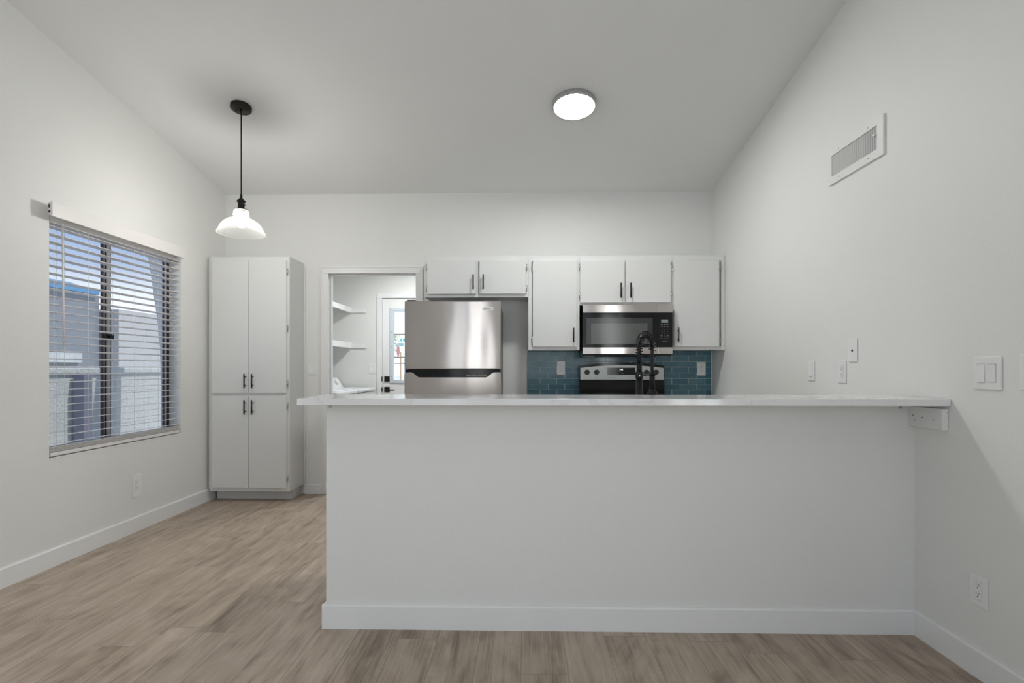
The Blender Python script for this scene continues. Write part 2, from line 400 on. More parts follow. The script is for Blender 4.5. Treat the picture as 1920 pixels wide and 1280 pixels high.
# left wall with the window opening
WY0, WY1, WZ0, WZ1 = 3.115, 4.337, 0.634, 2.066
m = MB(); xo = XL - 0.15
def wz(y): return zc(y) + 0.05
LW = (-2.45, -0.35, 0.25, 2.25)      # window added behind the camera to let in fill light
m.prism([(LW[1], 0), (WY0, 0), (WY0, wz(WY0)), (LW[1], wz(LW[1]))], 'x', xo, XL)
m.prism([(YR, 0), (LW[0], 0), (LW[0], wz(LW[0])), (YR, wz(YR))], 'x', xo, XL)
m.box(xo, XL, LW[0], LW[1], 0, LW[2]); m.prism([(LW[0], LW[3]), (LW[1], LW[3]), (LW[1], wz(LW[1])), (LW[0], wz(LW[0]))], 'x', xo, XL)
m.prism([(WY1, 0), (YB + 0.12, 0), (YB + 0.12, wz(YB + 0.12)), (WY1, wz(WY1))], 'x', xo, XL)
m.box(xo, XL, WY0, WY1, 0, WZ0)
m.prism([(WY0, WZ1), (WY1, WZ1), (WY1, wz(WY1)), (WY0, wz(WY0))], 'x', xo, XL)
struct(m.build('wall_left', M['wall']))
m = MB(); RW = (-2.45, -0.35, 0.65, 2.25)  # opening of the fill window added in the right wall
m.prism([(RW[1], 0), (YB + 0.12, 0), (YB + 0.12, wz(YB + 0.12)), (RW[1], wz(RW[1]))], 'x', XR, XR + 0.15)
m.prism([(YR, 0), (RW[0], 0), (RW[0], wz(RW[0])), (YR, wz(YR))], 'x', XR, XR + 0.15)
m.box(XR, XR + 0.15, RW[0], RW[1], 0, RW[2]); m.prism([(RW[0], RW[3]), (RW[1], RW[3]), (RW[1], wz(RW[1])), (RW[0], wz(RW[0]))], 'x', XR, XR + 0.15)
struct(m.build('wall_right', M['wall']))
# back wall with the cased opening to the laundry
DX0, DX1, DZ = -1.807, -0.989, 2.04
m = MB(); zt = zc(YB) + 0.03
m.box(XL - 0.1, DX0 - 0.02, YB, YB + 0.12, 0, zt); m.box(DX1 + 0.02, XR + 0.1, YB, YB + 0.12, 0, zt); m.box(DX0 - 0.02, DX1 + 0.02, YB, YB + 0.12, DZ + 0.02, zt)
struct(m.build('wall_back', M['wall']))
# wall behind the camera: patio door opening, and a living window added for fill
m = MB(); zr = wz(YR)
for d in [(-3.0, -1.65, 0, zr), (-0.68, -0.35, 0, zr), (1.65, 1.9, 0, zr), (-1.65, -0.68, 3.2, zr), (-0.35, 1.65, 3.3, zr), (-0.35, 1.65, 0, 0.2)]:
    m.box(d[0], d[1], YR - 0.12, YR, d[2], d[3])
struct(m.build('wall_rear', M['wall']))
w = MB()
for x0, x1, z0, z1 in [(-1.65, -0.68, 0.0, 3.2), (-0.35, 1.65, 0.2, 3.3)]:
    for bx in [(x0, x0 + 0.05, z0, z1), (x1 - 0.05, x1, z0, z1), (x0 + 0.36 * (x1 - x0), x0 + 0.36 * (x1 - x0) + 0.06, z0, z1), (x0, x1, z0, z0 + 0.05), (x0, x1, z1 - 0.05, z1)]:
        w.box(bx[0], bx[1], YR - 0.08, YR - 0.03, bx[2], bx[3])
w2 = struct(w.build('window_2', M['winframe']))
g = MB()
g.box(-1.60, -0.73, YR - 0.058, YR - 0.052, 0.05, 3.15); g.box(-0.30, 1.60, YR - 0.058, YR - 0.052, 0.25, 3.25)
w2.location = w2.location
g.build('pane', M['pane'], w2)
for nm, x0, q in [('window_added_left', XL - 0.10, LW), ('window_added_right', XR + 0.06, RW)]:  # unseen side windows, added to go with the fill lamps
    m = MB()
    for y0, y1, z0, z1 in [(q[0], q[0] + 0.05, q[2], q[3]), (q[1] - 0.05, q[1], q[2], q[3]), ((q[0] + q[1]) / 2 - 0.025, (q[0] + q[1]) / 2 + 0.025, q[2], q[3]), (q[0], q[1], q[2], q[2] + 0.05), (q[0], q[1], q[3] - 0.05, q[3])]: m.box(x0, x0 + 0.04, y0, y1, z0, z1)
    w3 = struct(m.build(nm, M['winframe']))
    box('pane', M['pane'], (x0 + 0.017, x0 + 0.023, q[0] + 0.05, q[1] - 0.05, q[2] + 0.05, q[3] - 0.05), w3)
# half wall of the bar
PX0 = -0.889
struct(box('wall_peninsula', M['wall'], (PX0, XR + 0.02, YP, 2.545, 0, 1.0125), bev=0.004))
# laundry shell
LC = 2.5
m = MB(); EX0, EX1, EZ = -1.79, -0.87, 2.045
m.box(-2.95, EX0 - 0.02, LY, LY + 0.14, 0, LC + 0.1); m.box(EX1 + 0.02, 0.4, LY, LY + 0.14, 0, LC + 0.1); m.box(EX0 - 0.02, EX1 + 0.02, LY, LY + 0.14, EZ + 0.02, LC + 0.1)
struct(m.build('wall_laundry_back', M['wall']))
struct(box('wall_laundry_left', M['wall'], (-2.92, -2.77, YB + 0.12, LY, 0, LC + 0.1)))
struct(box('wall_laundry_right', M['wall'], (0.25, 0.4, YB + 0.12, LY, 0, LC + 0.1)))
struct(box('ceiling_laundry', M['ceil'], (-2.92, 0.4, YB + 0.12, LY, LC, LC + 0.1)))

def baseprof(dx, h=0.108):   # square board with an eased top edge, (across, height)
    return [(0, 0), (dx, 0), (dx, h - 0.008), (dx * 0.62, h), (0, h)]
m = MB(); m.prism([(XL + a, b) for a, b in baseprof(0.0135)], 'y', YR, 4.80)
struct(m.build('baseboard_left', M['trim']))
m = MB(); m.prism([(XR - a, b) for a, b in baseprof(0.0135)], 'y', YR, YP - 0.0135)
struct(m.build('baseboard_right', M['trim']))
m = MB(); m.prism([(YP - a, b) for a, b in baseprof(0.0135)], 'x', PX0 - 0.0135, XR)
m.prism([(PX0 - a, b) for a, b in baseprof(0.0135)], 'y', YP + 0.0002, 2.545)
struct(m.build('baseboard_peninsula', M['trim']))
m = MB(); m.prism([(YB - a, b) for a, b in baseprof(0.0135, 0.09)], 'x', -2.03, -1.868)
struct(m.build('baseboard_back', M['trim']))
# door casing of the cased opening, with jamb
m = MB(); cw = 0.062
for x0, x1 in [(DX0 - cw, DX0 + 0.004), (DX1 - 0.004, DX1 + cw)]: m.box(x0, x1, YB - 0.016, YB, 0, DZ - 0.0042, bev=0.002)
m.box(DX0 - cw, DX1 + cw, YB - 0.0165, YB, DZ - 0.004, DZ + cw, bev=0.003)
# raised outer band of the moulded casing
for x0, x1 in [(DX0 - cw, DX0 - cw + 0.016), (DX1 + cw - 0.016, DX1 + cw)]: m.box(x0, x1, YB - 0.022, YB - 0.010, 0, DZ + cw - 0.0162, bev=0.003)
m.box(DX0 - cw, DX1 + cw, YB - 0.022, YB - 0.010, DZ + cw - 0.016, DZ + cw, bev=0.003)
for x0, x1 in [(DX0 - 0.02, DX0), (DX1, DX1 + 0.02)]: m.box(x0, x1, YB + 0.0002, YB + 0.12, 0, DZ - 0.0002)
m.box(DX0 - 0.02, DX1 + 0.02, YB + 0.0002, YB + 0.12, DZ, DZ + 0.02)
for x0, x1 in [(DX0, DX0 + 0.012), (DX1 - 0.012, DX1)]: m.box(x0, x1, YB + 0.045, YB + 0.08, 0, DZ - 0.0122)
m.box(DX0, DX1, YB + 0.045, YB + 0.08, DZ - 0.012, DZ)
struct(m.build('trim_1', M['trim']))
# casing of the exterior door
m = MB()
for x0, x1 in [(EX0 - 0.06, EX0), (EX1, EX1 + 0.06)]: m.box(x0, x1, LY - 0.016, LY, 0, EZ - 0.0002, bev=0.002)
m.box(EX0 - 0.06, EX1 + 0.06, LY - 0.0165, LY, EZ, EZ + 0.06, bev=0.003)
for x0, x1 in [(EX0 - 0.02, EX0), (EX1, EX1 + 0.02)]: m.box(x0, x1, LY + 0.0002, LY + 0.14, 0, EZ - 0.0002)
m.box(EX0 - 0.02, EX1 + 0.02, LY + 0.0002, LY + 0.14, EZ, EZ + 0.02)
struct(m.build('trim_2', M['trim']))
# exterior door: slab with half light
GX0, GX1, GZ0, GZ1 = -1.645, -1.015, 1.011, 1.882
dy0, dy1 = LY + 0.008, LY + 0.052
m = MB(); ga = 0.004
m.box(EX0 + ga, GX0, dy0, dy1, 0.012, EZ - ga); m.box(GX1, EX1 - ga, dy0, dy1, 0.012, EZ - ga)
m.box(GX0, GX1, dy0, dy1, 0.012, GZ0); m.box(GX0, GX1, dy0, dy1, GZ1, EZ - ga)
door = struct(m.build('door_1', M['trim']))
m = MB()
for a in [(GX0 - 0.048, GX0, GZ0 - 0.04, GZ1 + 0.036), (GX1, GX1 + 0.048, GZ0 - 0.04, GZ1 + 0.036), (GX0, GX1, GZ0 - 0.04, GZ0), (GX0, GX1, GZ1, GZ1 + 0.036)]:
    m.box(a[0], a[1], dy0 - 0.014, dy0 + 0.006, a[2], a[3], bev=0.004)
lf = m.build('glass_frame', simple('door_light_frame', (0.62, 0.68, 0.74), 0.4), door)
m = MB()
for z in (1.05, 1.24, 1.43, 1.62, 1.80, 1.895): m.cyl((GX0 - 0.024, dy0 - 0.0165, z), (GX0 - 0.024, dy0 - 0.013, z), 0.006, seg=12)
build_each(m, 'screw_cap', simple('frame_screw_cap', (0.34, 0.38, 0.43), 0.5), lf)
box('pane', M['pane'], (GX0, GX1, dy0 + 0.018, dy0 + 0.024, GZ0, GZ1), door)
m = MB()
for z in (1.588, 1.298): m.box(GX0, GX1, dy0 + 0.008, dy0 + 0.034, z - 0.009, z + 0.009)
for x in (-1.435, -1.225): m.box(x - 0.009, x + 0.009, dy0 + 0.0085, dy0 + 0.0335, GZ0, GZ1)
build_each(m, 'muntin', simple('door_muntin', (0.33, 0.31, 0.31), 0.5), door)
box('deadbolt_plate', M['bronze'], (-1.762, -1.694, dy0 - 0.014, dy0, 0.990, 1.058), door, bev=0.003)
hp = MB().box(-1.762, -1.694, dy0 - 0.012, dy0, 0.856, 0.924, bev=0.003).build('lever_plate', M['bronze'], door)
m = MB(); m.cyl((-1.728, dy0 - 0.012, 0.886), (-1.728, dy0 - 0.05, 0.886), 0.011); m.box(-1.735, -1.622, dy0 - 0.058, dy0 - 0.044, 0.879, 0.893, bev=0.003)
m.build('door_lever', M['bronze'], hp)
m = MB()
for z in (0.89, 1.024): m.box(EX0 - 0.006, EX0 + 0.003, LY - 0.017, LY + 0.012, z - 0.03, z + 0.03)
build_each(m, 'strike_plate', M['bronze'], door)

# left window: dark aluminium slider
fx0, fx1 = XL - 0.125, XL - 0.085
m = MB(); fr = 0.028
for a in [(WY0, WY0 + fr, WZ0, WZ1), (WY1 - fr, WY1, WZ0, WZ1), (WY0, WY1, WZ0, WZ0 + fr), (WY0, WY1, WZ1 - fr, WZ1)]: m.box(fx0, fx1 - 0.012, a[0], a[1], a[2], a[3])
win = struct(m.build('window_1', M['winframe']))
m = MB()   # meeting stiles
for ya, yb, xa_ in [(3.624, 3.636, 0.0), (3.652, 3.664, 0.0), (3.704, 3.711, -0.008)]: m.box(fx1 - 0.014 + xa_, fx1 + xa_, ya, yb, WZ0 + 0.01, WZ1 - 0.01)
build_each(m, 'meeting_stile', M['winframe'], win)
m = MB(); m.box(fx1 - 0.016, fx1 - 0.004, 3.636, 3.652, WZ0 + 0.012, WZ1 - 0.012); m.box(fx1 - 0.016, fx1 - 0.006, 3.664, 3.704, WZ0 + 0.012, WZ1 - 0.012)
m.box(fx1 - 0.014, fx1 - 0.004, 4.268, 4.290, WZ0 + 0.028, WZ1 - 0.028)
build_each(m, 'track', M['wintrack'], win)
m = MB(); m.box(fx1 - 0.016, fx1, 4.258, 4.268, WZ0 + 0.028, WZ1 - 0.028); m.box(fx1 - 0.014, fx1 - 0.002, 4.292, 4.300, WZ0 + 0.028, WZ1 - 0.028)
build_each(m, 'sash_stile', M['winframe'], win)
m = MB(); m.box(fx1 + 0.012, fx1 + 0.024, 3.628, 3.700, 1.352, 1.398, bev=0.004); m.box(fx1 + 0.02, fx1 + 0.034, 3.650, 3.680, 1.362, 1.388, bev=0.003)
m.build('latch', M['bronze'], win)
box('pane', M['pane'], (fx0 + 0.010, fx0 + 0.015, WY0 + fr, 3.625, WZ0 + fr, WZ1 - fr), win)
box('pane', M['pane'], (fx0 + 0.022, fx0 + 0.027, 3.708, WY1 - fr, WZ0 + fr, WZ1 - fr), win)
box('sill', M['trim'], (XL - 0.086, XL + 0.002, WY0 + 0.001, WY1 - 0.001, WZ0 - 0.001, WZ0 + 0.006), win)

# ------------------------------------------------------------------ venetian blind
bl = thing('venetian_blind', 'white wooden slat blind pulled down over the left window, with a valance and tilt wand', 'blind', (XL, 3.7, WZ0 + 0.02))
m = MB(); m.box(XL + 0.058, XL + 0.070, 3.058, 4.276, 2.036, 2.122, bev=0.003); m.box(XL + 0.001, XL + 0.058, 4.264, 4.276, 2.036, 2.122, bev=0.002)
vl = m.build('valance', M['blind'], bl)
box('valance_bracket', M['blind'], (XL + 0.044, XL + 0.058, 3.060, 3.075, 2.044, 2.116), vl)
m = MB(); m.box(XL + 0.046, XL + 0.054, 3.0585, 3.0602, 2.084, 2.106); m.box(XL + 0.046, XL + 0.056, 3.0585, 3.0602, 2.055, 2.070)
build_each(m, 'valance_clip', M['slot'], vl)
box('headrail', M['blind'], (XL - 0.052, XL - 0.002, WY0 + 0.006, WY1 - 0.006, 2.020, 2.062), bl)
m = MB(); z = 1.998; sy0, sy1 = WY0 + 0.004, WY1 - 0.010
xm = XL - 0.027; hw = 0.0245; tilt_z = -0.0024
zs = []
while z > 0.70:
    zs.append(z); z -= 0.0459
for i in range(5): zs.append(0.672 + 0.0062 * i)
for i, zz in enumerate(zs):
    tl = tilt_z if zz > 0.70 else 0.0
    j = random.uniform(-0.0008, 0.0008)
    m.prism([(xm - hw, zz + tl), (xm - hw, zz + tl + 0.0028), (xm, zz + 0.0042 + j), (xm + hw, zz - tl + 0.0028), (xm + hw, zz - tl), (xm, zz + 0.0014 + j)], 'y', sy0, sy1)
m.build('slats', M['blind'], bl)
box('bottom_rail', M['blind'], (xm - 0.026, xm + 0.026, sy0 + 0.006, sy1 - 0.010, 0.6455, 0.668), bl, bev=0.003)
for y in (3.223, 3.673, 4.141):
    m = MB()
    for xx in (xm - hw - 0.001, xm + hw + 0.001): m.cyl((xx, y, 0.665), (xx, y, 2.03), 0.0011, seg=6)
    m.build('ladder_cord', M['cordm'], bl)
for y in (3.147, 3.399, 3.808, 3.907):
    MB().cyl((xm + hw + 0.004, y, 0.70 + random.uniform(-0.01, 0.01)), (xm + hw + 0.004, y, 2.03), 0.0011, seg=6).build('lift_cord', M['cordm'], bl)
m = MB(); m.cyl((xm + hw + 0.012, 3.196, 2.028), (xm + hw + 0.012, 3.204, 1.292), 0.0048, seg=8); m.cyl((xm + hw + 0.006, 3.196, 2.040), (xm + hw + 0.012, 3.196, 2.022), 0.003, seg=6)
m.build('tilt_wand', M['blind'], bl)

# ------------------------------------------------------------------ cabinets
def bar_pull(x, z0, z1, yface, parent):
    m = MB(); y = yface - 0.031
    m.cyl((x, y, z0), (x, y, z1), 0.006, seg=14)
    d = (z1 - z0) * 0.2
    for z in (z0 + d, z1 - d): m.cyl((x, yface, z), (x, y, z), 0.0045, seg=10)
    return m.build('handle', M['black'], parent)
def hinge(x, z, y, parent):
    m = MB(); m.cyl((x, y, z - 0.026), (x, y, z + 0.026), 0.0042, seg=10); m.box(x + 0.001, x + 0.008, y + 0.003, y + 0.010, z - 0.022, z + 0.022)
    m.cyl((x + 0.004, y - 0.001, z - 0.031), (x + 0.004, y - 0.001, z - 0.027), 0.0045, seg=8)
    return m.build('hinge', M['nickel'], parent)
def cab_door(x0, x1, z0, z1, y0, y1, parent, pull, hx, hz, ya):
    d = MB().box(x0, x1, y0, y1, z0, z1, bev=0.0025).build('door', M['cab'], parent)
    bar_pull(pull[0], pull[1], pull[2], y0, d)
    for z in hz: hinge(hx, z, ya, d)
    return d

PF = 4.68; DF0, DF1 = 4.661, 4.679
pt = thing('pantry_cabinet', 'tall white four-door pantry cabinet with black bar handles in the left corner', 'cabinet', (-2.39, 4.84, 0))
m = MB(); m.box(-2.730, -2.030, PF, YB - 0.001, 0.091, 2.131, bev=0.002); m.box(XL + 0.0145, -2.730, PF + 0.02, PF + 0.04, 0.11, 2.131)
m.build('carcass', M['cab'], pt)
box('toe_kick', M['cab'], (-2.735, -2.058, 4.80, YB - 0.001, 0.0, 0.091), pt)
box('scribe_moulding', M['cab'], (-2.030, -2.016, YB - 0.016, YB - 0.001, 0.092, 2.095), pt, bev=0.003)
cab_door(-2.705, -2.384, 0.947, 2.096, DF0, DF1, pt, (-2.405, 0.990, 1.114), -2.708, (), 4.666)
cab_door(-2.380, -2.052, 0.947, 2.096, DF0, DF1, pt, (-2.340, 0.990, 1.114), -2.047, (1.03, 1.51, 2.0), 4.666)
cab_door(-2.705, -2.384, 0.127, 0.924, DF0, DF1, pt, (-2.405, 0.764, 0.888), -2.708, (), 4.666)
cab_door(-2.380, -2.052, 0.127, 0.924, DF0, DF1, pt, (-2.340, 0.764, 0.888), -2.047, (0.21, 0.84), 4.666)

def upper(label, x0, x1, z0, z1, doors, loc):
    t = thing('wall_cabinet', label, 'cabinet', loc, 'white wall cabinets along the kitchen back wall')
    m = MB(); f = 0.03
    m.box(x0, x1, PF + 0.02, YB - 0.001, z0 + 0.012, z1)                       # box behind the face frame
    m.box(x0, x0 + f, PF, PF + 0.02, z0, z1); m.box(x1 - f, x1, PF, PF + 0.02, z0, z1)
    m.box(x0 + f, x1 - f, PF, PF + 0.02, z1 - 0.045, z1); m.box(x0 + f, x1 - f, PF, PF + 0.02, z0, z0 + 0.028)
    if len(doors) == 2: m.box((x0 + x1) / 2 - 0.02, (x0 + x1) / 2 + 0.02, PF, PF + 0.02, z0 + 0.028, z1 - 0.045)
    for zz in (z0,): m.box(x0, x0 + 0.015, PF + 0.02, YB - 0.001, zz, zz + 0.02); m.box(x1 - 0.015, x1, PF + 0.02, YB - 0.001, zz, zz + 0.02)
    m.build('carcass', M['cab'], t)
    for (a, b, c, d, pull, hx, hz) in doors: cab_door(a, b, c, d, DF0, DF1, t, pull, hx, hz, 4.667)
    return t
upper('short white two-door wall cabinet above the refrigerator', -0.857, 0.0395, 1.774, 2.130,
      [(-0.830, -0.408, 1.800, 2.088, (-0.430, 1.837, 1.963), -0.836, (1.85, 2.03)), (-0.380, 0.019, 1.800, 2.088, (-0.345, 1.837, 1.963), 0.025, (1.85, 2.03))], (-0.41, 4.84, 1.774))
upper('tall white one-door wall cabinet between refrigerator recess and microwave', 0.0405, 0.4795, 1.319, 2.128,
      [(0.078, 0.456, 1.346, 2.086, (0.425, 1.381, 1.506), 0.072, (1.41, 2.03))], (0.26, 4.84, 1.319))
upper('short white two-door wall cabinet right above the microwave', 0.4805, 1.2715, 1.702, 2.127,
      [(0.484, 0.863, 1.724, 2.084, (0.827, 1.761, 1.887), 0.478, (1.79, 2.03)), (0.874, 1.255, 1.724, 2.084, (0.910, 1.761, 1.887), 1.261, (1.79, 2.03))], (0.876, 4.84, 1.702))
upper('tall white one-door wall cabinet right of the microwave against the right wall', 1.2725, 1.716, 1.319, 2.126,
      [(1.281, 1.663, 1.346, 2.082, (1.312, 1.383, 1.507), 1.669, (1.41, 2.03))], (1.495, 4.84, 1.319))

# base cabinets under the back counter and behind the half wall (their tops carry the range wall counters, sink and tap)
def base_unit(label, x0, x1, y0, y1, face, n):
    t = thing('base_cabinet', label, 'cabinet', ((x0 + x1) / 2, (y0 + y1) / 2, 0), 'white base cabinets')
    m = MB()
    if n == 4:   # sink run: the box is open where the basin hangs
        m.box(x0, 0.295, y0, y1, 0.1, 0.882); m.box(1.005, x1, y0, y1, 0.1, 0.882); m.box(0.295, 1.005, y0, y1, 0.1, 0.68); m.box(0.295, 1.005, y1 - 0.02, y1, 0.68, 0.882)
    else: m.box(x0, x1, y0, y1, 0.1, 0.882)
    m.build('carcass', M['cab'], t)
    box('toe_kick', M['cab'], (x0, x1, y0 + 0.05, y1 - 0.05, 0, 0.1), t)
    w_ = (x1 - x0) / n
    for i in range(n):
        a, b = x0 + i * w_ + 0.012, x0 + (i + 1) * w_ - 0.012
        yy = (y0 - 0.019, y0 - 0.001) if face < 0 else (y1 + 0.001, y1 + 0.019)
        d = MB().box(a, b, yy[0], yy[1], 0.13, 0.86, bev=0.0025).build('door', M['cab'], t)
        y = yy[0] if face < 0 else yy[1]
        mm = MB(); px = b - 0.03; yo = y + face * 0.031
        mm.cyl((px, yo, 0.70), (px, yo, 0.825), 0.006, seg=12)
        for z in (0.725, 0.80): mm.cyl((px, y, z), (px, yo, z), 0.0045, seg=8)
        mm.build('handle', M['black'], d)
    return t
base_unit('white base cabinet left of the range under the quartz counter', 0.045, 0.493, 4.40, YB - 0.02, -1, 1)
base_unit('white base cabinet right of the range in the corner', 1.265, 1.712, 4.40, YB - 0.02, -1, 1)
base_unit('white sink base cabinet run behind the half wall', -0.86, 1.70, 2.56, 3.14, 1, 4)
tag(box('countertop', M['quartz'], (0.040, 0.496, 4.36, YB - 0.012, 0.883, 0.914), bev=0.002), 'short quartz counter left of the range below the blue tiles', 'countertop')
tag(box('countertop', M['quartz'], (1.262, 1.716, 4.36, YB - 0.012, 0.883, 0.914), bev=0.002), 'short quartz counter right of the range in the corner', 'countertop')
m = MB()   # sink counter with the basin cut out
for d in [(-0.88, 0.30, 2.548, 3.18), (1.0, 1.716, 2.548, 3.18), (0.30, 1.0, 2.548, 2.745), (0.30, 1.0, 3.09, 3.18)]: m.box(d[0], d[1], d[2], d[3], 0.883, 0.914)
tag(m.build('countertop', M['quartz']), 'lower quartz sink counter on the kitchen side of the half wall', 'countertop')

# bar top and its supports
m = MB(); m.box(-0.935, XR - 0.002, 2.222, 2.575, 1.0135, 1.041, bev=0.0022)
tag(m.build('bar_countertop', M['quartz']), 'long white quartz bar top on the half wall, overhanging both sides', 'countertop')
sb = thing('support_block', 'white painted wooden support block under the right end of the bar top', 'support', (1.706, 2.33, 0.914))
box('block', M['wood_block'], (1.692, XR - 0.001, 2.236, 2.4275, 0.914, 1.0005), sb, bev=0.0015)
m = MB()
for (y, z) in [(2.40, 0.962), (2.388, 0.943), (2.345, 0.957), (2.283, 0.953)]: m.cyl((1.6905, y, z), (1.6925, y, z), 0.0022, seg=8)
for (x, z) in [(1.713, 0.985), (1.714, 0.965), (1.713, 0.935)]: m.cyl((x, 2.2345, z), (x, 2.2365, z), 0.0012, seg=8)
build_each(m, 'nail_hole', M['slot'], sb)
def angle_clip(x, label):
    m = MB(); m.box(x - 0.007, x + 0.007, YP - 0.0025, YP - 0.0005, 0.988, 1.0125); m.prism([(YP - 0.001, 1.0105), (YP - 0.001, 1.0130), (YP - 0.05, 1.0130), (YP - 0.05, 1.0112)], 'x', x - 0.007, x + 0.007)
    m.cyl((x, YP - 0.005, 0.994), (x, YP - 0.001, 0.994), 0.004, seg=10)
    tag(m.build('angle_bracket', M['rim']), label, 'bracket', 'metal angle brackets under the bar top')
angle_clip(-0.868, 'tiny metal angle bracket under the left end of the bar top')
angle_clip(1.655, 'tiny metal angle bracket under the bar top beside the white support block')

# ------------------------------------------------------------------ refrigerator
fg = thing('refrigerator', 'stainless steel top-freezer refrigerator with dark pocket handles and dark grey sides', 'refrigerator', (-0.557, 4.6, 0))
FX0, FX1, FY = -0.935, -0.179, 4.25
m = MB(); m.box(FX0 + 0.008, FX1 - 0.010, FY + 0.068, 4.95, 0.03, 1.672, bev=0.006)
m.build('body', M['fridge_side'], fg)
box('kickplate', M['black'], (FX0 + 0.01, FX1 - 0.01, FY + 0.05, FY + 0.075, 0.02, 0.10), fg)
m = MB(); m.box(FX0, FX1, FY, FY + 0.062, 1.155, 1.690, bev=0.007, seg=3)
fd = m.build('freezer_door', M['steel'], fg)
m = MB()   # lower door: front skin whose upper edge dips into the hand scoop
n_ = 10; top = [(FX0, 1.131)]
def cosr(t): return 0.5 - 0.5 * math.cos(math.pi * t)
xa, xb, xc_, xd = FX0 + 0.052, FX0 + 0.120, FX1 - 0.120, FX1 - 0.045
for i in range(n_ + 1): t_ = i / n_; top.append((xa + (xb - xa) * t_, 1.131 - 0.040 * cosr(t_)))
for i in range(n_ + 1): t_ = i / n_; top.append((xc_ + (xd - xc_) * t_, 1.091 + 0.040 * cosr(t_)))
top.append((FX1, 1.131))
m.prism([(FX0, 0.11)] + top + [(FX1, 0.11)], 'y', FY, FY + 0.028)
m.box(FX0, FX1, FY + 0.028, FY + 0.062, 0.11, 1.086)
rd = m.build('fresh_food_door', M['steel'], fg)
m = MB(); m.box(FX0 + 0.001, FX1 - 0.001, FY + 0.029, FY + 0.062, 1.0865, 1.1545)
m.prism([(xa - 0.014, 1.1435), (xa + 0.02, 1.1548), (xd - 0.02, 1.1548), (xd + 0.03, 1.1435)], 'y', FY + 0.004, FY + 0.03)
hs = m.build('handle', M['gloss_black'], rd)
m = MB()   # the small printed sticker inside the pocket (its print is not legible)
x = -0.45
for i in range(13):
    wv = random.choice((0.006, 0.009, 0.012)); m.box(x, x + wv, FY + 0.027, FY + 0.0289, 1.101 + random.uniform(0, 0.003), 1.109 + random.uniform(-0.002, 0.004)); x += wv + 0.003
build_each(m, 'sticker', M['keys'], hs)
bd = MB().box(-0.3215, -0.2375, FY - 0.003, FY + 0.002, 1.6175, 1.6405, bev=0.0012).build('badge', M['badge'], fd)
text('lettering', 'FRIGIDAIRE', 0.0135, M['slot'], -0.2795, FY - 0.0032, 1.629, bd, 0.9)
m = MB(); m.box(FX0 + 0.015, FX0 + 0.085, FY + 0.012, FY + 0.10, 1.6905, 1.702, bev=0.004)
m.build('hinge_cover', M['fridge_side'], fg)

# ------------------------------------------------------------------ microwave
mw = thing('microwave', 'over-the-range stainless steel microwave with a black glass door above the range', 'microwave', (0.876, 4.78, 1.27))
MY = 4.60; MX0, MX1, MZ0, MZ1 = 0.499, 1.252, 1.282, 1.697
box('body', M['black'], (MX0 + 0.002, MX1 - 0.002, MY + 0.045, YB - 0.0125, MZ0 - 0.014, MZ1), mw)
sx1 = 1.130
g = md = MB().box(MX0, sx1 - 0.0015, MY + 0.001, MY + 0.043, 1.339, 1.630, bev=0.001).build('door', M['gloss_black'], mw)
build_each(MB().box(MX0, sx1 - 0.0015, MY, MY + 0.043, 1.6305, MZ1, bev=0.002).box(MX0, sx1 - 0.0015, MY, MY + 0.043, MZ0, 1.3385, bev=0.002), 'door_trim', M['steel'], md)
box('window_border', M['mw_frame'], (0.530, 1.085, MY + 0.0002, MY + 0.002, 1.365, 1.586), g)
box('window_mesh', M['mw_window'], (0.569, 1.042, MY - 0.0004, MY + 0.002, 1.368, 1.541), g)
pn = MB().box(sx1 + 0.0015, MX1, MY + 0.001, MY + 0.043, 1.339, 1.630, bev=0.001).build('control_panel', M['gloss_black'], mw)
build_each(MB().box(sx1 + 0.0015, MX1, MY, MY + 0.043, 1.6305, MZ1, bev=0.002).box(sx1 + 0.0015, MX1, MY, MY + 0.043, MZ0, 1.3385, bev=0.002), 'panel_trim', M['steel'], pn)
box('display', M['lcd'], (1.157, 1.215, MY - 0.0002, MY + 0.002, 1.545, 1.572), pn)
for r_, row in enumerate(['123', '456', '789']):
    for c_, ch in enumerate(row): text('key', ch, 0.011, M['keys'], 1.166 + 0.0215 * c_, MY + 0.0005, 1.488 - 0.0165 * r_, pn)
text('key', '0', 0.011, M['keys'], 1.1875, MY + 0.0005, 1.4385, pn)
m = MB()
for z, xs in [(1.528, (1.154, 1.178, 1.202)), (1.511, (1.154, 1.178, 1.202)), (1.438, (1.152, 1.204)), (1.391, (1.162, 1.178, 1.196))]:
    for x in xs: m.box(x, x + 0.015, MY - 0.0002, MY + 0.002, z - 0.002, z + 0.002)
for x0 in (1.151, 1.177, 1.2): m.box(x0, x0 + 0.02, MY - 0.0002, MY + 0.002, 1.411, 1.4125); m.box(x0, x0 + 0.02, MY - 0.0002, MY + 0.002, 1.4265, 1.428)
build_each(m, 'key_mark', M['keys'], pn)
m = MB()
for x in (0.56, 1.19): m.box(x - 0.05, x + 0.05, MY + 0.10, MY + 0.16, MZ0 - 0.022, MZ0 - 0.014)
build_each(m, 'underside_lamp', M['lcd'], mw)

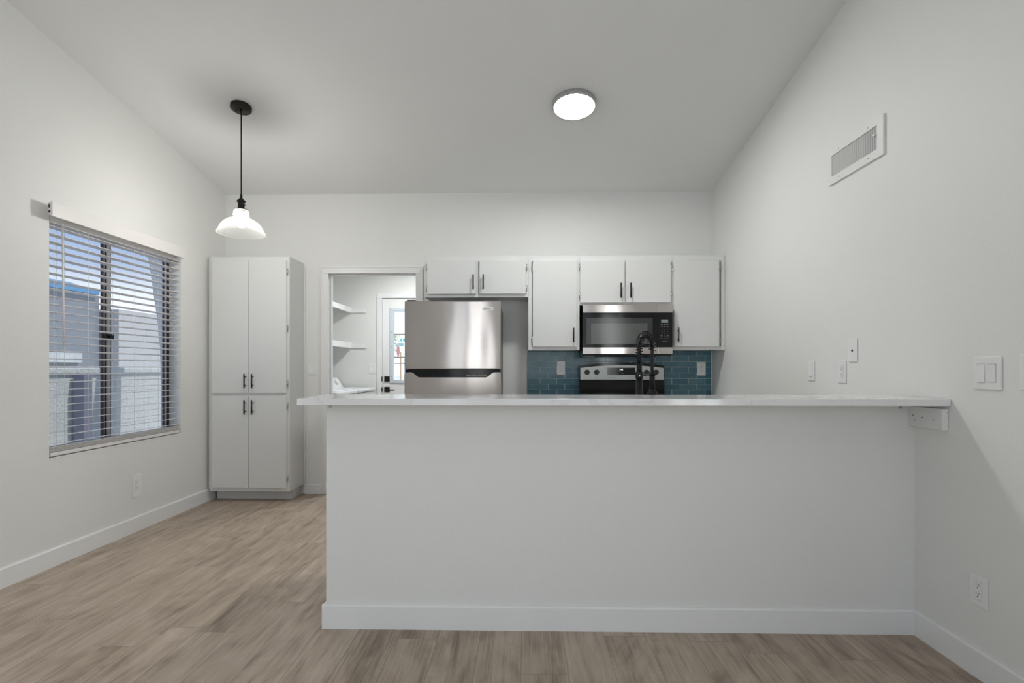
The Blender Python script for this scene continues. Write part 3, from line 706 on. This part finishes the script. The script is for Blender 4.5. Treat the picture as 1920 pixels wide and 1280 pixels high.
# ------------------------------------------------------------------ range
rg = thing('range', 'black electric range with a silver knob panel under the microwave', 'range', (0.876, 4.65, 0))
RX0, RX1 = 0.5005, 1.2555
box('body', M['black'], (RX0 + 0.002, RX1 - 0.002, 4.37, 4.955, 0.02, 0.898), rg)
box('cooktop', M['gloss_black'], (RX0, RX1, 4.34, 4.87, 0.899, 0.918), rg, bev=0.004)
od = box('oven_door', M['gloss_black'], (RX0 + 0.004, RX1 - 0.004, 4.335, 4.369, 0.25, 0.86), rg, bev=0.004)
m = MB(); m.cyl((RX0 + 0.06, 4.295, 0.80), (RX1 - 0.06, 4.295, 0.80), 0.011)
for x in (RX0 + 0.09, RX1 - 0.09): m.cyl((x, 4.295, 0.80), (x, 4.336, 0.80), 0.008)
m.build('oven_handle', M['steel'], od)
box('drawer', M['black'], (RX0 + 0.004, RX1 - 0.004, 4.34, 4.369, 0.06, 0.24), rg, bev=0.004)
def arch(x, z0, z1): t_ = (x - RX0) / (RX1 - RX0) * 2 - 1; return z1 - (z1 - z0) * t_ * t_
N = 24
m = MB()   # black backguard with the arched top cap
pts = [(RX0, 0.919)] + [(RX0 + (RX1 - RX0) * i / N, arch(RX0 + (RX1 - RX0) * i / N, 1.186, 1.212)) for i in range(N + 1)] + [(RX1, 0.919)]
m.prism(pts, 'y', 4.885, 4.955)
m.box(RX0 + 0.001, RX1 - 0.001, 4.872, 4.886, 0.9195, 1.050, bev=0.003)
bk = m.build('backguard', M['gloss_black'], rg)
m = MB(); a0, a1 = RX0 + 0.008, RX1 - 0.008
pts = [(a0, 1.060)] + [(a0 + (a1 - a0) * i / N, arch(a0 + (a1 - a0) * i / N, 1.163, 1.190)) for i in range(N + 1)] + [(a1, 1.060)]
m.prism(pts, 'y', 4.875, 4.886)
pl = m.build('control_panel', M['silver'], bk)
for x in (0.568, 0.653, 1.095, 1.180):
    m = MB(); m.cyl((x, 4.8755, 1.127), (x, 4.853, 1.127), 0.0235, 0.021, seg=28); m.box(x - 0.004, x + 0.004, 4.846, 4.856, 1.106, 1.148, bev=0.001)
    m.build('knob', M['knob'], pl)
dp = box('display', M['gloss_black'], (0.748, 0.996, 4.8735, 4.876, 1.103, 1.167), pl)
text('clock', '3:42', 0.0185, M['clock'], 0.871, 4.8732, 1.150, dp)
m = MB()
for i in range(6): m.box(0.768 + 0.02 * i, 0.776 + 0.02 * i, 4.873, 4.8738, 1.130, 1.1325); m.box(0.905 + 0.014 * i, 0.912 + 0.014 * i, 4.873, 4.8738, 1.136, 1.138)
for i in range(3): m.box(0.846 + 0.018 * i, 0.856 + 0.018 * i, 4.873, 4.8738, 1.112, 1.122)
build_each(m, 'key_mark', simple('faint_print', (0.06, 0.06, 0.06), 0.5), dp)
m = MB()
for x in (0.755, 0.94): m.box(x, x + 0.07, 4.8743, 4.8752, 1.0795, 1.0815)
for x in (0.566, 0.651, 1.093, 1.178): m.box(x - 0.006, x + 0.006, 4.8743, 4.8752, 1.077, 1.0815)
build_each(m, 'panel_mark', M['keys'], pl)
for (x, y, r_) in [(0.68, 4.52, 0.1), (1.07, 4.52, 0.08), (0.68, 4.75, 0.075), (1.07, 4.75, 0.1)]:
    m = MB(); m.lathe([(r_ - 0.002, 0), (r_, 0.0004), (r_ + 0.002, 0)], Matrix.Translation((x, y, 0.9182)), seg=40); m.build('burner_ring', M['keys'], rg)

# backsplash
m = MB(); m.box(0.034, 1.7065, YB - 0.010, YB - 0.0005, 0.915, 1.3185)
bs = m.build('tile_backsplash', M['tile'])
off = Vector((0.152 + 0.075 - 0.15 * 20, 0, 1.2235 - 0.0515 * 20))   # origin chosen so that the joints fall where they are laid
for v in bs.data.vertices: v.co += bs.location - off
bs.location = off
tag(bs, 'blue glass subway tile backsplash with white grout behind the range', 'backsplash')

# ------------------------------------------------------------------ tap and sink
fc = thing('kitchen_faucet', 'black spring-neck kitchen faucet standing behind the bar top', 'faucet', (0.567, 2.68, 0.9145))
bx, by = 0.567, 2.68; sxp, syp = 0.677, 2.88
m = MB(); m.cyl((bx, by, 0.9145), (bx, by, 0.922), 0.028, seg=28); m.cyl((bx, by, 0.922), (bx, by, 1.118), 0.0165, seg=24)
m.build('column', M['black'], fc)
m = MB(); m.cyl((bx, by, 1.118), (bx, by, 1.148), 0.0195, seg=24, bev=0.002); m.cyl((bx, by, 1.148), (bx, by, 1.197), 0.0135, seg=20)
col = m.build('collar', M['black'], fc)
MB().cyl((bx - 0.002, by - 0.0205, 1.128), (bx - 0.002, by - 0.018, 1.128), 0.0025, seg=10).build('set_screw', M['chrome'], col)
# arching hose and the spring around it
path = []
for i in range(11): path.append(Vector((bx, by, 1.195 + 0.072 * i / 10)))
for i in range(1, 25):
    a = math.pi * i / 24; u = 0.5 - 0.5 * math.cos(a)
    path.append(Vector((bx + (sxp - bx) * u, by + (syp - by) * u, 1.267 + 0.070 * math.sin(a))))
for i in range(1, 13): path.append(Vector((sxp, syp, 1.267 - 0.121 * i / 12)))
m = MB(); m.tube(path, 0.0085, seg=12); m.build('hose', M['black'], fc)
sp_pts = []; tot = 36; turns = 19; per = 14
def pathat(u):
    u = u * (tot - 1); i = min(int(u), len(path) - 2); return path[i].lerp(path[i + 1], u - i), (path[i + 1] - path[i]).normalized()
side = Vector((syp - by, -(sxp - bx), 0)).normalized()
for kx in range(turns * per + 1):
    u = kx / (turns * per); p_, d_ = pathat(u); b_ = d_.cross(side).normalized(); an = 2 * math.pi * kx / per
    sp_pts.append(p_ + (side * math.cos(an) + b_ * math.sin(an)) * 0.0165)
m = MB(); m.tube(sp_pts, 0.0024, seg=6); m.build('spring', M['black'], fc)
m = MB(); m.cyl((sxp, syp, 1.150), (sxp, syp, 1.055), 0.0145, seg=22); m.cyl((sxp, syp, 1.055), (sxp, syp, 1.041), 0.0145, 0.0235, seg=22); m.cyl((sxp, syp, 1.041), (sxp, syp, 1.026), 0.0255, seg=24, bev=0.002)
m.build('spray_head', M['black'], fc)
m = MB(); m.tube([(bx, by, 1.133), (bx + (sxp - bx) * 0.5, by + (syp - by) * 0.5, 1.131), (sxp, syp, 1.134)], 0.0052, seg=10)
m.lathe([(0.0150, -0.008), (0.019, -0.008), (0.019, 0.008), (0.0150, 0.008), (0.0150, -0.008)], Matrix.Translation((sxp, syp, 1.134)), seg=24)
m.build('docking_arm', M['black'], fc)
m = MB(); m.cyl((bx + 0.015, by, 0.985), (bx + 0.05, by, 0.985), 0.012, seg=16); m.cyl((bx + 0.045, by, 0.985), (bx + 0.06, by + 0.01, 1.03), 0.005, seg=10); m.build('lever', M['black'], fc)
m = MB()
for d in [(0.305, 0.995, 2.75, 3.085, 0.70, 0.705), (0.301, 0.306, 2.746, 3.089, 0.70, 0.912), (0.994, 0.999, 2.746, 3.089, 0.70, 0.912), (0.306, 0.994, 2.746, 2.751, 0.70, 0.912), (0.306, 0.994, 3.084, 3.089, 0.70, 0.912)]: m.box(*d)
tag(m.build('sink', M['steel']), 'stainless steel kitchen sink set in the lower counter', 'sink')

# ------------------------------------------------------------------ lights of the room
def tilt(): return Matrix.Rotation(-math.atan(SL), 4, 'X')
LXc, LYc = 0.347, 3.74
cl = thing('ceiling_light', 'round flat white ceiling light glowing on the sloped ceiling', 'light', (LXc, LYc, zc(LYc)), 'round ceiling lights')
T = Matrix.Translation((LXc, LYc, zc(LYc) - 0.001)) @ tilt()
m = MB(); m.lathe([(0.0, -0.002), (0.148, -0.002), (0.150, -0.008), (0.150, -0.030), (0.147, -0.035), (0.1385, -0.035), (0.1385, -0.026), (0.0, -0.026)], T, seg=72)
m.build('rim', M['rim'], cl)
m = MB(); m.lathe([(0.0, -0.0335), (0.10, -0.0335), (0.138, -0.0325), (0.138, -0.0285), (0.0, -0.0285)], T, seg=72)
m.build('diffuser', M['disc'], cl)

PXc, PYc = -1.962, 3.74
pd = thing('pendant_lamp', 'hanging pendant lamp with a clear glass bell shade on a long black cord', 'lamp', (PXc, PYc, zc(PYc)))
T = Matrix.Translation((PXc, PYc, zc(PYc) - 0.001)) @ tilt()
m = MB(); m.lathe([(0, 0), (0.068, 0), (0.069, -0.006), (0.069, -0.022), (0.064, -0.027), (0.0, -0.027)], T, seg=48)
cn = m.build('canopy', M['bronze'], pd)
m = MB()
for sx_ in (-0.036, 0.036):
    p_ = T @ Vector((sx_, 0.004, -0.026)); q_ = T @ Vector((sx_, 0.004, -0.034)); m.cyl(p_, q_, 0.006, seg=14)
p_ = T @ Vector((0, 0, -0.026)); m.cyl(p_, p_ - Vector((0, 0, 0.03)), 0.010, 0.004, seg=14)
build_each(m, 'canopy_screw', M['black'], cn)
MB().cyl((PXc, PYc, zc(PYc) - 0.03), (PXc, PYc, 2.36), 0.0042, seg=10).build('cord', M['black'], pd)
T = Matrix.Translation((PXc, PYc, 0))
m = MB(); m.lathe([(0.0, 2.378), (0.0045, 2.378), (0.008, 2.36), (0.009, 2.346), (0.012, 2.343), (0.028, 2.326), (0.030, 2.320), (0.024, 2.316), (0.022, 2.312), (0.022, 2.274), (0.026, 2.270), (0.040, 2.266), (0.041, 2.262), (0.0, 2.262)], T, seg=36)
sk = m.build('socket', M['bronze'], pd)
MB().cyl((PXc + 0.022, PYc - 0.006, 2.296), (PXc + 0.036, PYc - 0.008, 2.296), 0.005, seg=10).build('switch_key', M['bronze'], sk)
prof = [(0.030, 2.2605), (0.045, 2.258), (0.051, 2.250), (0.047, 2.240), (0.053, 2.228), (0.047, 2.216), (0.050, 2.209), (0.064, 2.202), (0.090, 2.190), (0.112, 2.175), (0.129, 2.156), (0.140, 2.136), (0.147, 2.118), (0.150, 2.112), (0.157, 2.107), (0.1595, 2.101), (0.156, 2.097)]
inner = [(r_ - 0.003, z_ - 0.001) for r_, z_ in prof[1:-1]][::-1]
m = MB(); m.lathe(prof + inner, T, seg=72); m.build('shade', M['shade'], pd)
m = MB(); m.lathe([(0.0, 2.262), (0.020, 2.262), (0.020, 2.236), (0.017, 2.222), (0.0, 2.222)], T, seg=28)
m.build('bulb_base', simple('porcelain', (0.75, 0.70, 0.64), 0.4), pd)
m = MB(); m.lathe([(0.0, 2.222), (0.0165, 2.2215), (0.019, 2.212), (0.026, 2.197), (0.030, 2.178), (0.027, 2.158), (0.016, 2.143), (0.0, 2.138)], T, seg=28)
m.build('bulb', M['bulb'], pd)

def round_light(x, y, z, tilted, label):
    t = thing('ceiling_light', label, 'light', (x, y, z), 'round ceiling lights')
    T = Matrix.Translation((x, y, z - 0.001)) @ (tilt() if tilted else Matrix.Identity(4))
    m = MB(); m.lathe([(0, -0.002), (0.148, -0.002), (0.150, -0.008), (0.150, -0.030), (0.147, -0.034), (0.141, -0.034), (0.141, -0.026), (0, -0.026)], T, seg=48); m.build('rim', M['rim'], t)
    m = MB(); m.lathe([(0, -0.0335), (0.10, -0.0335), (0.1405, -0.0315), (0.1405, -0.0285), (0, -0.0285)], T, seg=48); m.build('diffuser', M['disc_fill'] if tilted else M['disc_laundry'], t)
round_light(-1.2, 6.0, LC, False, 'round white ceiling light of the laundry room, hidden above the door opening')
round_light(-1.55, -0.7, zc(-0.7), True, 'round ceiling light added as fill, behind the camera on the window side')  # this and the next are added fill lamps, out of view
round_light(0.45, -0.7, zc(-0.7), True, 'round ceiling light added as fill, behind the camera on the bar side')

# ------------------------------------------------------------------ wall plates. frame(u, v, n): u across, v up, n out of the wall
def wallmap(side, u, z):
    if side == 'R': return lambda a, b, n: (XR - n, u - a, z + b)      # a to the right when looking at the wall
    if side == 'L': return lambda a, b, n: (XL + n, u + a, z + b)
    if side == 'B': return lambda a, b, n: (u + a, YB - n, z + b)
    if side == 'T': return lambda a, b, n: (u + a, YB - 0.010 - n, z + b)
    if side == 'Y': return lambda a, b, n: (u + a, LY - n, z + b)
def pbox(m, f, a0, a1, b0, b1, n0, n1, bev=0.0):
    p, q = f(a0, b0, n0), f(a1, b1, n1); m.box(p[0], q[0], p[1], q[1], p[2], q[2], bev=bev)
def plate(kind, side, u, z, label, cat, w_=0.072, h=0.118, gangs=1, group=None):
    f = wallmap(side, u, z)
    name = {'outlet': 'power_outlet', 'switch': 'light_switch', 'cable': 'cable_plate'}[kind]
    t = thing(name, label, cat, f(0, 0, 0.0005), {'outlet': 'white outlet plates', 'switch': 'white switch plates'}.get(kind))
    m = MB(); pbox(m, f, -w_ / 2, w_ / 2, -h / 2, h / 2, 0.0005, 0.0065, bev=0.0025); m.build('cover_plate', M['plastic'], t)
    for i in range(gangs):
        c = (i - (gangs - 1) / 2) * 0.046
        if kind == 'switch':
            m = MB()
            up = (i % 2 == 0)
            p0 = [f(c - 0.0165, -0.0335, 0.006), f(c - 0.0165, 0.0335, 0.006)]
            # a rocker: a wedge pressed in at one end
            lo, hi = (0.0115, 0.007) if up else (0.007, 0.0115)
            t_ = bmesh.new(); vs_ = []
            for (a, b, n) in [(-0.0165, -0.0335, 0.006), (0.0165, -0.0335, 0.006), (0.0165, 0.0335, 0.006), (-0.0165, 0.0335, 0.006), (-0.0165, -0.0335, lo), (0.0165, -0.0335, lo), (0.0165, 0.0335, hi), (-0.0165, 0.0335, hi)]: vs_.append(t_.verts.new(f(c + a, b, n)))
            for q in [(0, 1, 2, 3), (4, 5, 6, 7), (0, 1, 5, 4), (1, 2, 6, 5), (2, 3, 7, 6), (3, 0, 4, 7)]: t_.faces.new([vs_[i_] for i_ in q])
            bmesh.ops.recalc_face_normals(t_, faces=t_.faces[:]); m._merge(t_); m.build('rocker', M['plastic'], t)
            m = MB()
            for (a0, a1, b0, b1) in [(-0.0178, -0.0166, -0.0345, 0.0345), (0.0166, 0.0178, -0.0345, 0.0345), (-0.0178, 0.0178, -0.0348, -0.0337), (-0.0178, 0.0178, 0.0337, 0.0348)]: pbox(m, f, c + a0, c + a1, b0, b1, 0.006, 0.0067)
            build_each(m, 'rocker_gap', M['keys'], t)
        if kind == 'outlet':
            m = MB(); pbox(m, f, c - 0.0165, c + 0.0165, -0.0335, 0.0335, 0.006, 0.0082, bev=0.0008); rc = m.build('receptacle', M['plastic'], t)
            m = MB()
            for b in (0.017, -0.017):
                for a in (-0.0062, 0.0062): pbox(m, f, c + a - 0.0011, c + a + 0.0011, b + 0.001, b + 0.009, 0.0075, 0.0085)
                m.cyl(f(c, b - 0.006, 0.0075), f(c, b - 0.006, 0.0085), 0.0026, seg=10)
            build_each(m, 'slot', M['slot'], rc)
            m = MB()
            for (a0, a1, b0, b1) in [(-0.0175, -0.0166, -0.034, 0.034), (0.0166, 0.0175, -0.034, 0.034), (-0.0175, 0.0175, -0.0346, -0.0337), (-0.0175, 0.0175, 0.0337, 0.0346)]: pbox(m, f, c + a0, c + a1, b0, b1, 0.006, 0.0067)
            build_each(m, 'receptacle_gap', M['keys'], t)
    if kind == 'cable':
        m = MB(); m.cyl(f(0, -0.003, 0.006), f(0, -0.003, 0.010), 0.0055, seg=12); m.build('jack', M['slot'], t)
    m = MB()
    for i in range(gangs):
        c = (i - (gangs - 1) / 2) * 0.046
        for b in (-0.047, 0.047): m.cyl(f(c, b, 0.006), f(c, b, 0.0072), 0.0028, seg=10)
    build_each(m, 'screw', M['plastic'], t)
    return t
plate('switch', 'R', 3.281, 1.150, 'white rocker switch plate low above the bar top, farthest along the right wall', 'switch')
plate('outlet', 'R', 2.969, 1.146, 'white outlet plate above the bar top, just below the cable plate', 'outlet', w_=0.074, h=0.120)
plate('cable', 'R', 2.871, 1.260, 'white cable plate with one dark jack hole, highest plate on the right wall', 'cable plate', w_=0.076, h=0.122)
plate('switch', 'R', 2.050, 1.148, 'wide white double rocker switch on the right wall in front of the bar', 'switch', w_=0.122, h=0.122, gangs=2)
plate('switch', 'R', 1.858, 1.152, 'white switch plate cut off by the right edge of the photo', 'switch', w_=0.118, h=0.122, gangs=2)
plate('outlet', 'R', 2.088, 0.328, 'white outlet plate low on the right wall above the baseboard', 'outlet', w_=0.080, h=0.118)
plate('outlet', 'L', 3.831, 0.3275, 'white outlet plate low on the left wall below the window', 'outlet', w_=0.084, h=0.160)
plate('switch', 'B', -1.959, 1.150, 'white rocker switch between the pantry cabinet and the laundry opening', 'switch', w_=0.066, h=0.098)
plate('outlet', 'T', 0.342, 1.165, 'white outlet on the blue tiles left of the range', 'outlet', w_=0.076, h=0.122)
plate('outlet', 'T', 1.617, 1.157, 'white outlet on the blue tiles right of the range', 'outlet', w_=0.078, h=0.122)
plate('switch', 'Y', -1.918, 1.157, 'white rocker switch in the laundry room beside the glazed door', 'switch', w_=0.086, h=0.124)

# ------------------------------------------------------------------ wall vent
vt = thing('air_vent', 'white metal air vent grille with upright louvers high on the right wall', 'vent', (XR, 2.854, 2.18))
vy0, vy1, vz0, vz1 = 2.621, 3.085, 2.183, 2.376; iy0, iy1, iz0, iz1 = 2.667, 3.052, 2.224, 2.340
m = MB(); n0, n1 = XR - 0.012, XR - 0.0005
for d in [(vy0, iy0, vz0, vz1), (iy1, vy1, vz0, vz1), (iy0, iy1, vz0, iz0), (iy0, iy1, iz1, vz1)]: m.box(n0, n1, d[0], d[1], d[2], d[3])
m.build('frame', M['ventm'], vt)
box('duct_back', M['slot'], (XR - 0.0008, XR - 0.0002, iy0, iy1, iz0, iz1), vt)
m = MB(); nl = 21
for i in range(nl):
    y = iy0 + 0.012 + (iy1 - iy0 - 0.016) * i / (nl - 1)
    m.prism([(XR - 0.0088, y + 0.0042), (XR - 0.0096, y + 0.0034), (XR - 0.0038, y - 0.0040), (XR - 0.0030, y - 0.0032)], 'z', iz0, iz1)
build_each(m, 'louver', M['ventl'], vt)
box('damper_lever', M['ventm'], (XR - 0.022, XR - 0.010, iy0 + 0.005, iy0 + 0.016, 2.292, 2.300), vt)
m = MB()
for y in (2.735, 2.985):
    for z in (2.205, 2.357): m.cyl((XR - 0.0135, y, z), (XR - 0.0115, y, z), 0.004, seg=10)
build_each(m, 'screw', M['nickel'], vt)

# ------------------------------------------------------------------ laundry: machines and shelves
def machine(name, label, y0, y1, cat, front):
    x0, x1, zt = -2.62, -1.852, 0.92
    t = thing(name, label, cat, ((x0 + x1) / 2, (y0 + y1) / 2, 0))
    m = MB(); m.box(x0, x1 - 0.012, y0, y1, 0.02, zt - 0.045, bev=0.01); m.build('cabinet', M['washer'], t)
    m = MB(); m.box(x0, x1, y0 - 0.001, y1 + 0.001, zt - 0.040, zt, bev=0.012, seg=3); m.build('top_panel', M['washer'], t)
    m = MB(); m.prism([(x0 - 0.02, zt), (x0 - 0.02, zt + 0.125), (-2.34, zt + 0.125), (-2.255, zt)], 'y', y0 + 0.005, y1 - 0.005, bev=0.006); c = m.build('console', M['washer'], t)
    m = MB()
    for y in (y0 + 0.18, y1 - 0.18):
        m.cyl((-2.295, y, zt + 0.062), (-2.268, y, zt + 0.080), 0.03, seg=20)
    build_each(m, 'knob', M['plastic'], c)
    m = MB()
    if front == 'lid': m.box(-2.22, x1 - 0.06, y0 + 0.06, y1 - 0.06, zt, zt + 0.012, bev=0.005); m.build('lid', M['washer'], t)
    else: m.box(x1 - 0.013, x1 + 0.002, y0 + 0.10, y1 - 0.10, 0.25, 0.78, bev=0.006); m.build('door', M['washer'], t)
    return t
machine('washing_machine', 'white top-loading washing machine in the laundry, nearer the opening', 5.36, 6.05, 'washer', 'lid')
machine('clothes_dryer', 'white clothes dryer in the laundry, beside the far wall', 6.10, 6.79, 'dryer', 'door')
def shelf(z0, z1, label):
    t = thing('wall_shelf', label, 'shelf', (-2.45, 6.0, z0), 'laundry wall shelves')
    box('board', M['trim'], (-2.768, -2.196, 5.15, LY - 0.001, z1 - 0.018, z1), t)
    box('front_edge', M['trim'], (-2.196, -2.176, 5.15, LY - 0.001, z0, z1), t, bev=0.003)
    m = MB(); m.box(-2.768, -1.993, LY - 0.019, LY - 0.0005, z0 + 0.002, z1 - 0.019); m.build('cleat', M['trim'], t)
    return t
shelf(1.860, 1.925, 'upper white wall shelf in the laundry, seen through the opening')
shelf(1.413, 1.484, 'lower white wall shelf in the laundry, above the machines')

# ------------------------------------------------------------------ outside
struct(box('floor_yard', M['concrete'], (-60, 40, -30, 90, -0.30, -0.125)))
struct(box('ceiling_sunblock', M['stucco'], (-3.4, 3.0, -7.0, YR - 0.12, 3.5, 3.65)))  # unseen slab added to keep the sun out of the rear openings
fe = MB().box(-5.2, -5.0, 1.0, 10.5, -0.125, 1.10).box(-5.23, -4.97, 1.0, 10.5, 1.10, 1.165, bev=0.01)
tag(fe.build('block_fence', M['block']), 'pale concrete block fence outside the left window', 'fence')
tag(MB().box(-4.97, -4.85, 5.90, 6.02, -0.125, 1.10, bev=0.006).build('fence_post', M['post']), 'dark grey post in front of the block fence', 'post')
m = MB(); m.prism([(-4.60, 2.80), (-4.52, 2.30), (-4.44, 1.75), (-4.405, 1.40), (-4.394, 0.9), (-4.394, -0.125), (-2.93, -0.125), (-2.93, 2.80)], 'y', 6.5, 6.8)  # slanted outline is a sun and shade edge built into the shape
tag(m.build('shade_edge_wing_wall', M['stucco']), 'grey stucco wing wall outside the left window, its slanted edge shaped after a sun-shade line', 'wall')
nb = thing('neighbour_house', 'dark grey neighbouring house with a blue roof edge beyond the block fence', 'house', (-11.5, 11, -0.125))
box('wall', M['house'], (-13, -10, 4, 12.6, -0.125, 2.86), nb)
m = MB(); m.prism([(-9.9, 2.86), (-9.9, 2.95), (-10.6, 3.16), (-13.2, 3.16), (-13.2, 2.86)], 'y', 3.8, 12.5); m.build('roof', M['roofblue'], nb)
box('fascia', M['block'], (-9.99, -9.9, 4, 12.0, 1.28, 1.50), nb)

tag(box('beige_house_wall', simple('beige_stucco', (0.50, 0.48, 0.45), 0.9, bump=(40, 0.5, 0.01), var=0.08), (-13, -9.6, 12.7, 22, -0.125, 2.55)), 'plain beige stucco building beyond the fence, right of the dark grey house', 'house')
m = MB(); m.prism([(-6.95 + 0.085 * math.cos(a), 2.08 + 0.31 * math.sin(a)) for a in [2 * math.pi * i / 28 for i in range(28)]], 'y', 30.0, 30.04); m.cyl((-6.95, 30.02, -0.125), (-6.95, 30.02, 1.80), 0.006, seg=8)
tag(m.build('lawn_sign', M['red']), 'red oval board on a thin post seen through the laundry door glass', 'sign')
m = MB(); m.box(-7.25, -6.86, 31.0, 31.03, 2.37, 2.57); m.cyl((-7.20, 31.05, -0.125), (-7.20, 31.05, 2.5), 0.008, seg=8)
tag(m.build('street_sign', M['signblue']), 'small blue sign above the red oval board, outside the laundry door', 'sign')
for x0, x1, lab in [(-6.88, -6.79, 'left one of two small teal pennants outside the laundry door'), (-6.72, -6.63, 'right one of two small teal pennants outside the laundry door')]:
    m = MB(); m.prism([(x0, 2.78), (x1, 2.78), (x1 + 0.01, 2.62), ((x0 + x1) / 2, 2.60), (x0 - 0.01, 2.64)], 'y', 30.2, 30.22); m.cyl(((x0 + x1) / 2, 30.25, -0.125), ((x0 + x1) / 2, 30.25, 2.78), 0.005, seg=8)
    tag(m.build('pennant', M['teal']), lab, 'pennant', 'teal pennants outside the laundry door')
tag(MB().box(-6.72, -6.64, 29.4, 29.48, -0.125, 2.0).build('gate_post', M['orange']), 'orange wooden post outside the laundry door', 'post')
m = MB(); m.box(-7.08, -6.3, 28.9, 28.95, 1.36, 1.42); m.box(-7.09, -7.03, 28.9, 28.95, -0.125, 1.65); m.box(-6.36, -6.3, 28.9, 28.95, -0.125, 1.65)
tag(m.build('metal_railing', M['greyrail']), 'grey metal railing in front of the red oval board outside', 'railing')
tr = thing('leafy_tree', 'small pale green tree outside at the left of the laundry door glass', 'tree', (-7.75, 31.5, -0.125))
m = MB(); m.tube([(-7.75, 31.5, -0.125), (-7.72, 31.5, 1.3), (-7.70, 31.5, 2.3)], [0.05, 0.04, 0.02], seg=8); m.build('trunk', M['orange'], tr)
m = MB()
for i in range(160):
    a, b_, r_ = random.uniform(0, 6.28), random.uniform(-1, 1), random.uniform(0.1, 0.62)
    c = Vector((-7.7 + r_ * math.cos(a), 31.5 + r_ * math.sin(a), 2.55 + 0.5 * b_)); dv = Vector((random.uniform(-1, 1), random.uniform(-1, 1), random.uniform(-1, 1))).normalized() * 0.06
    m.cyl(c - dv, c + dv, 0.035, 0.004, seg=5)
m.build('foliage', M['foliage'], tr)
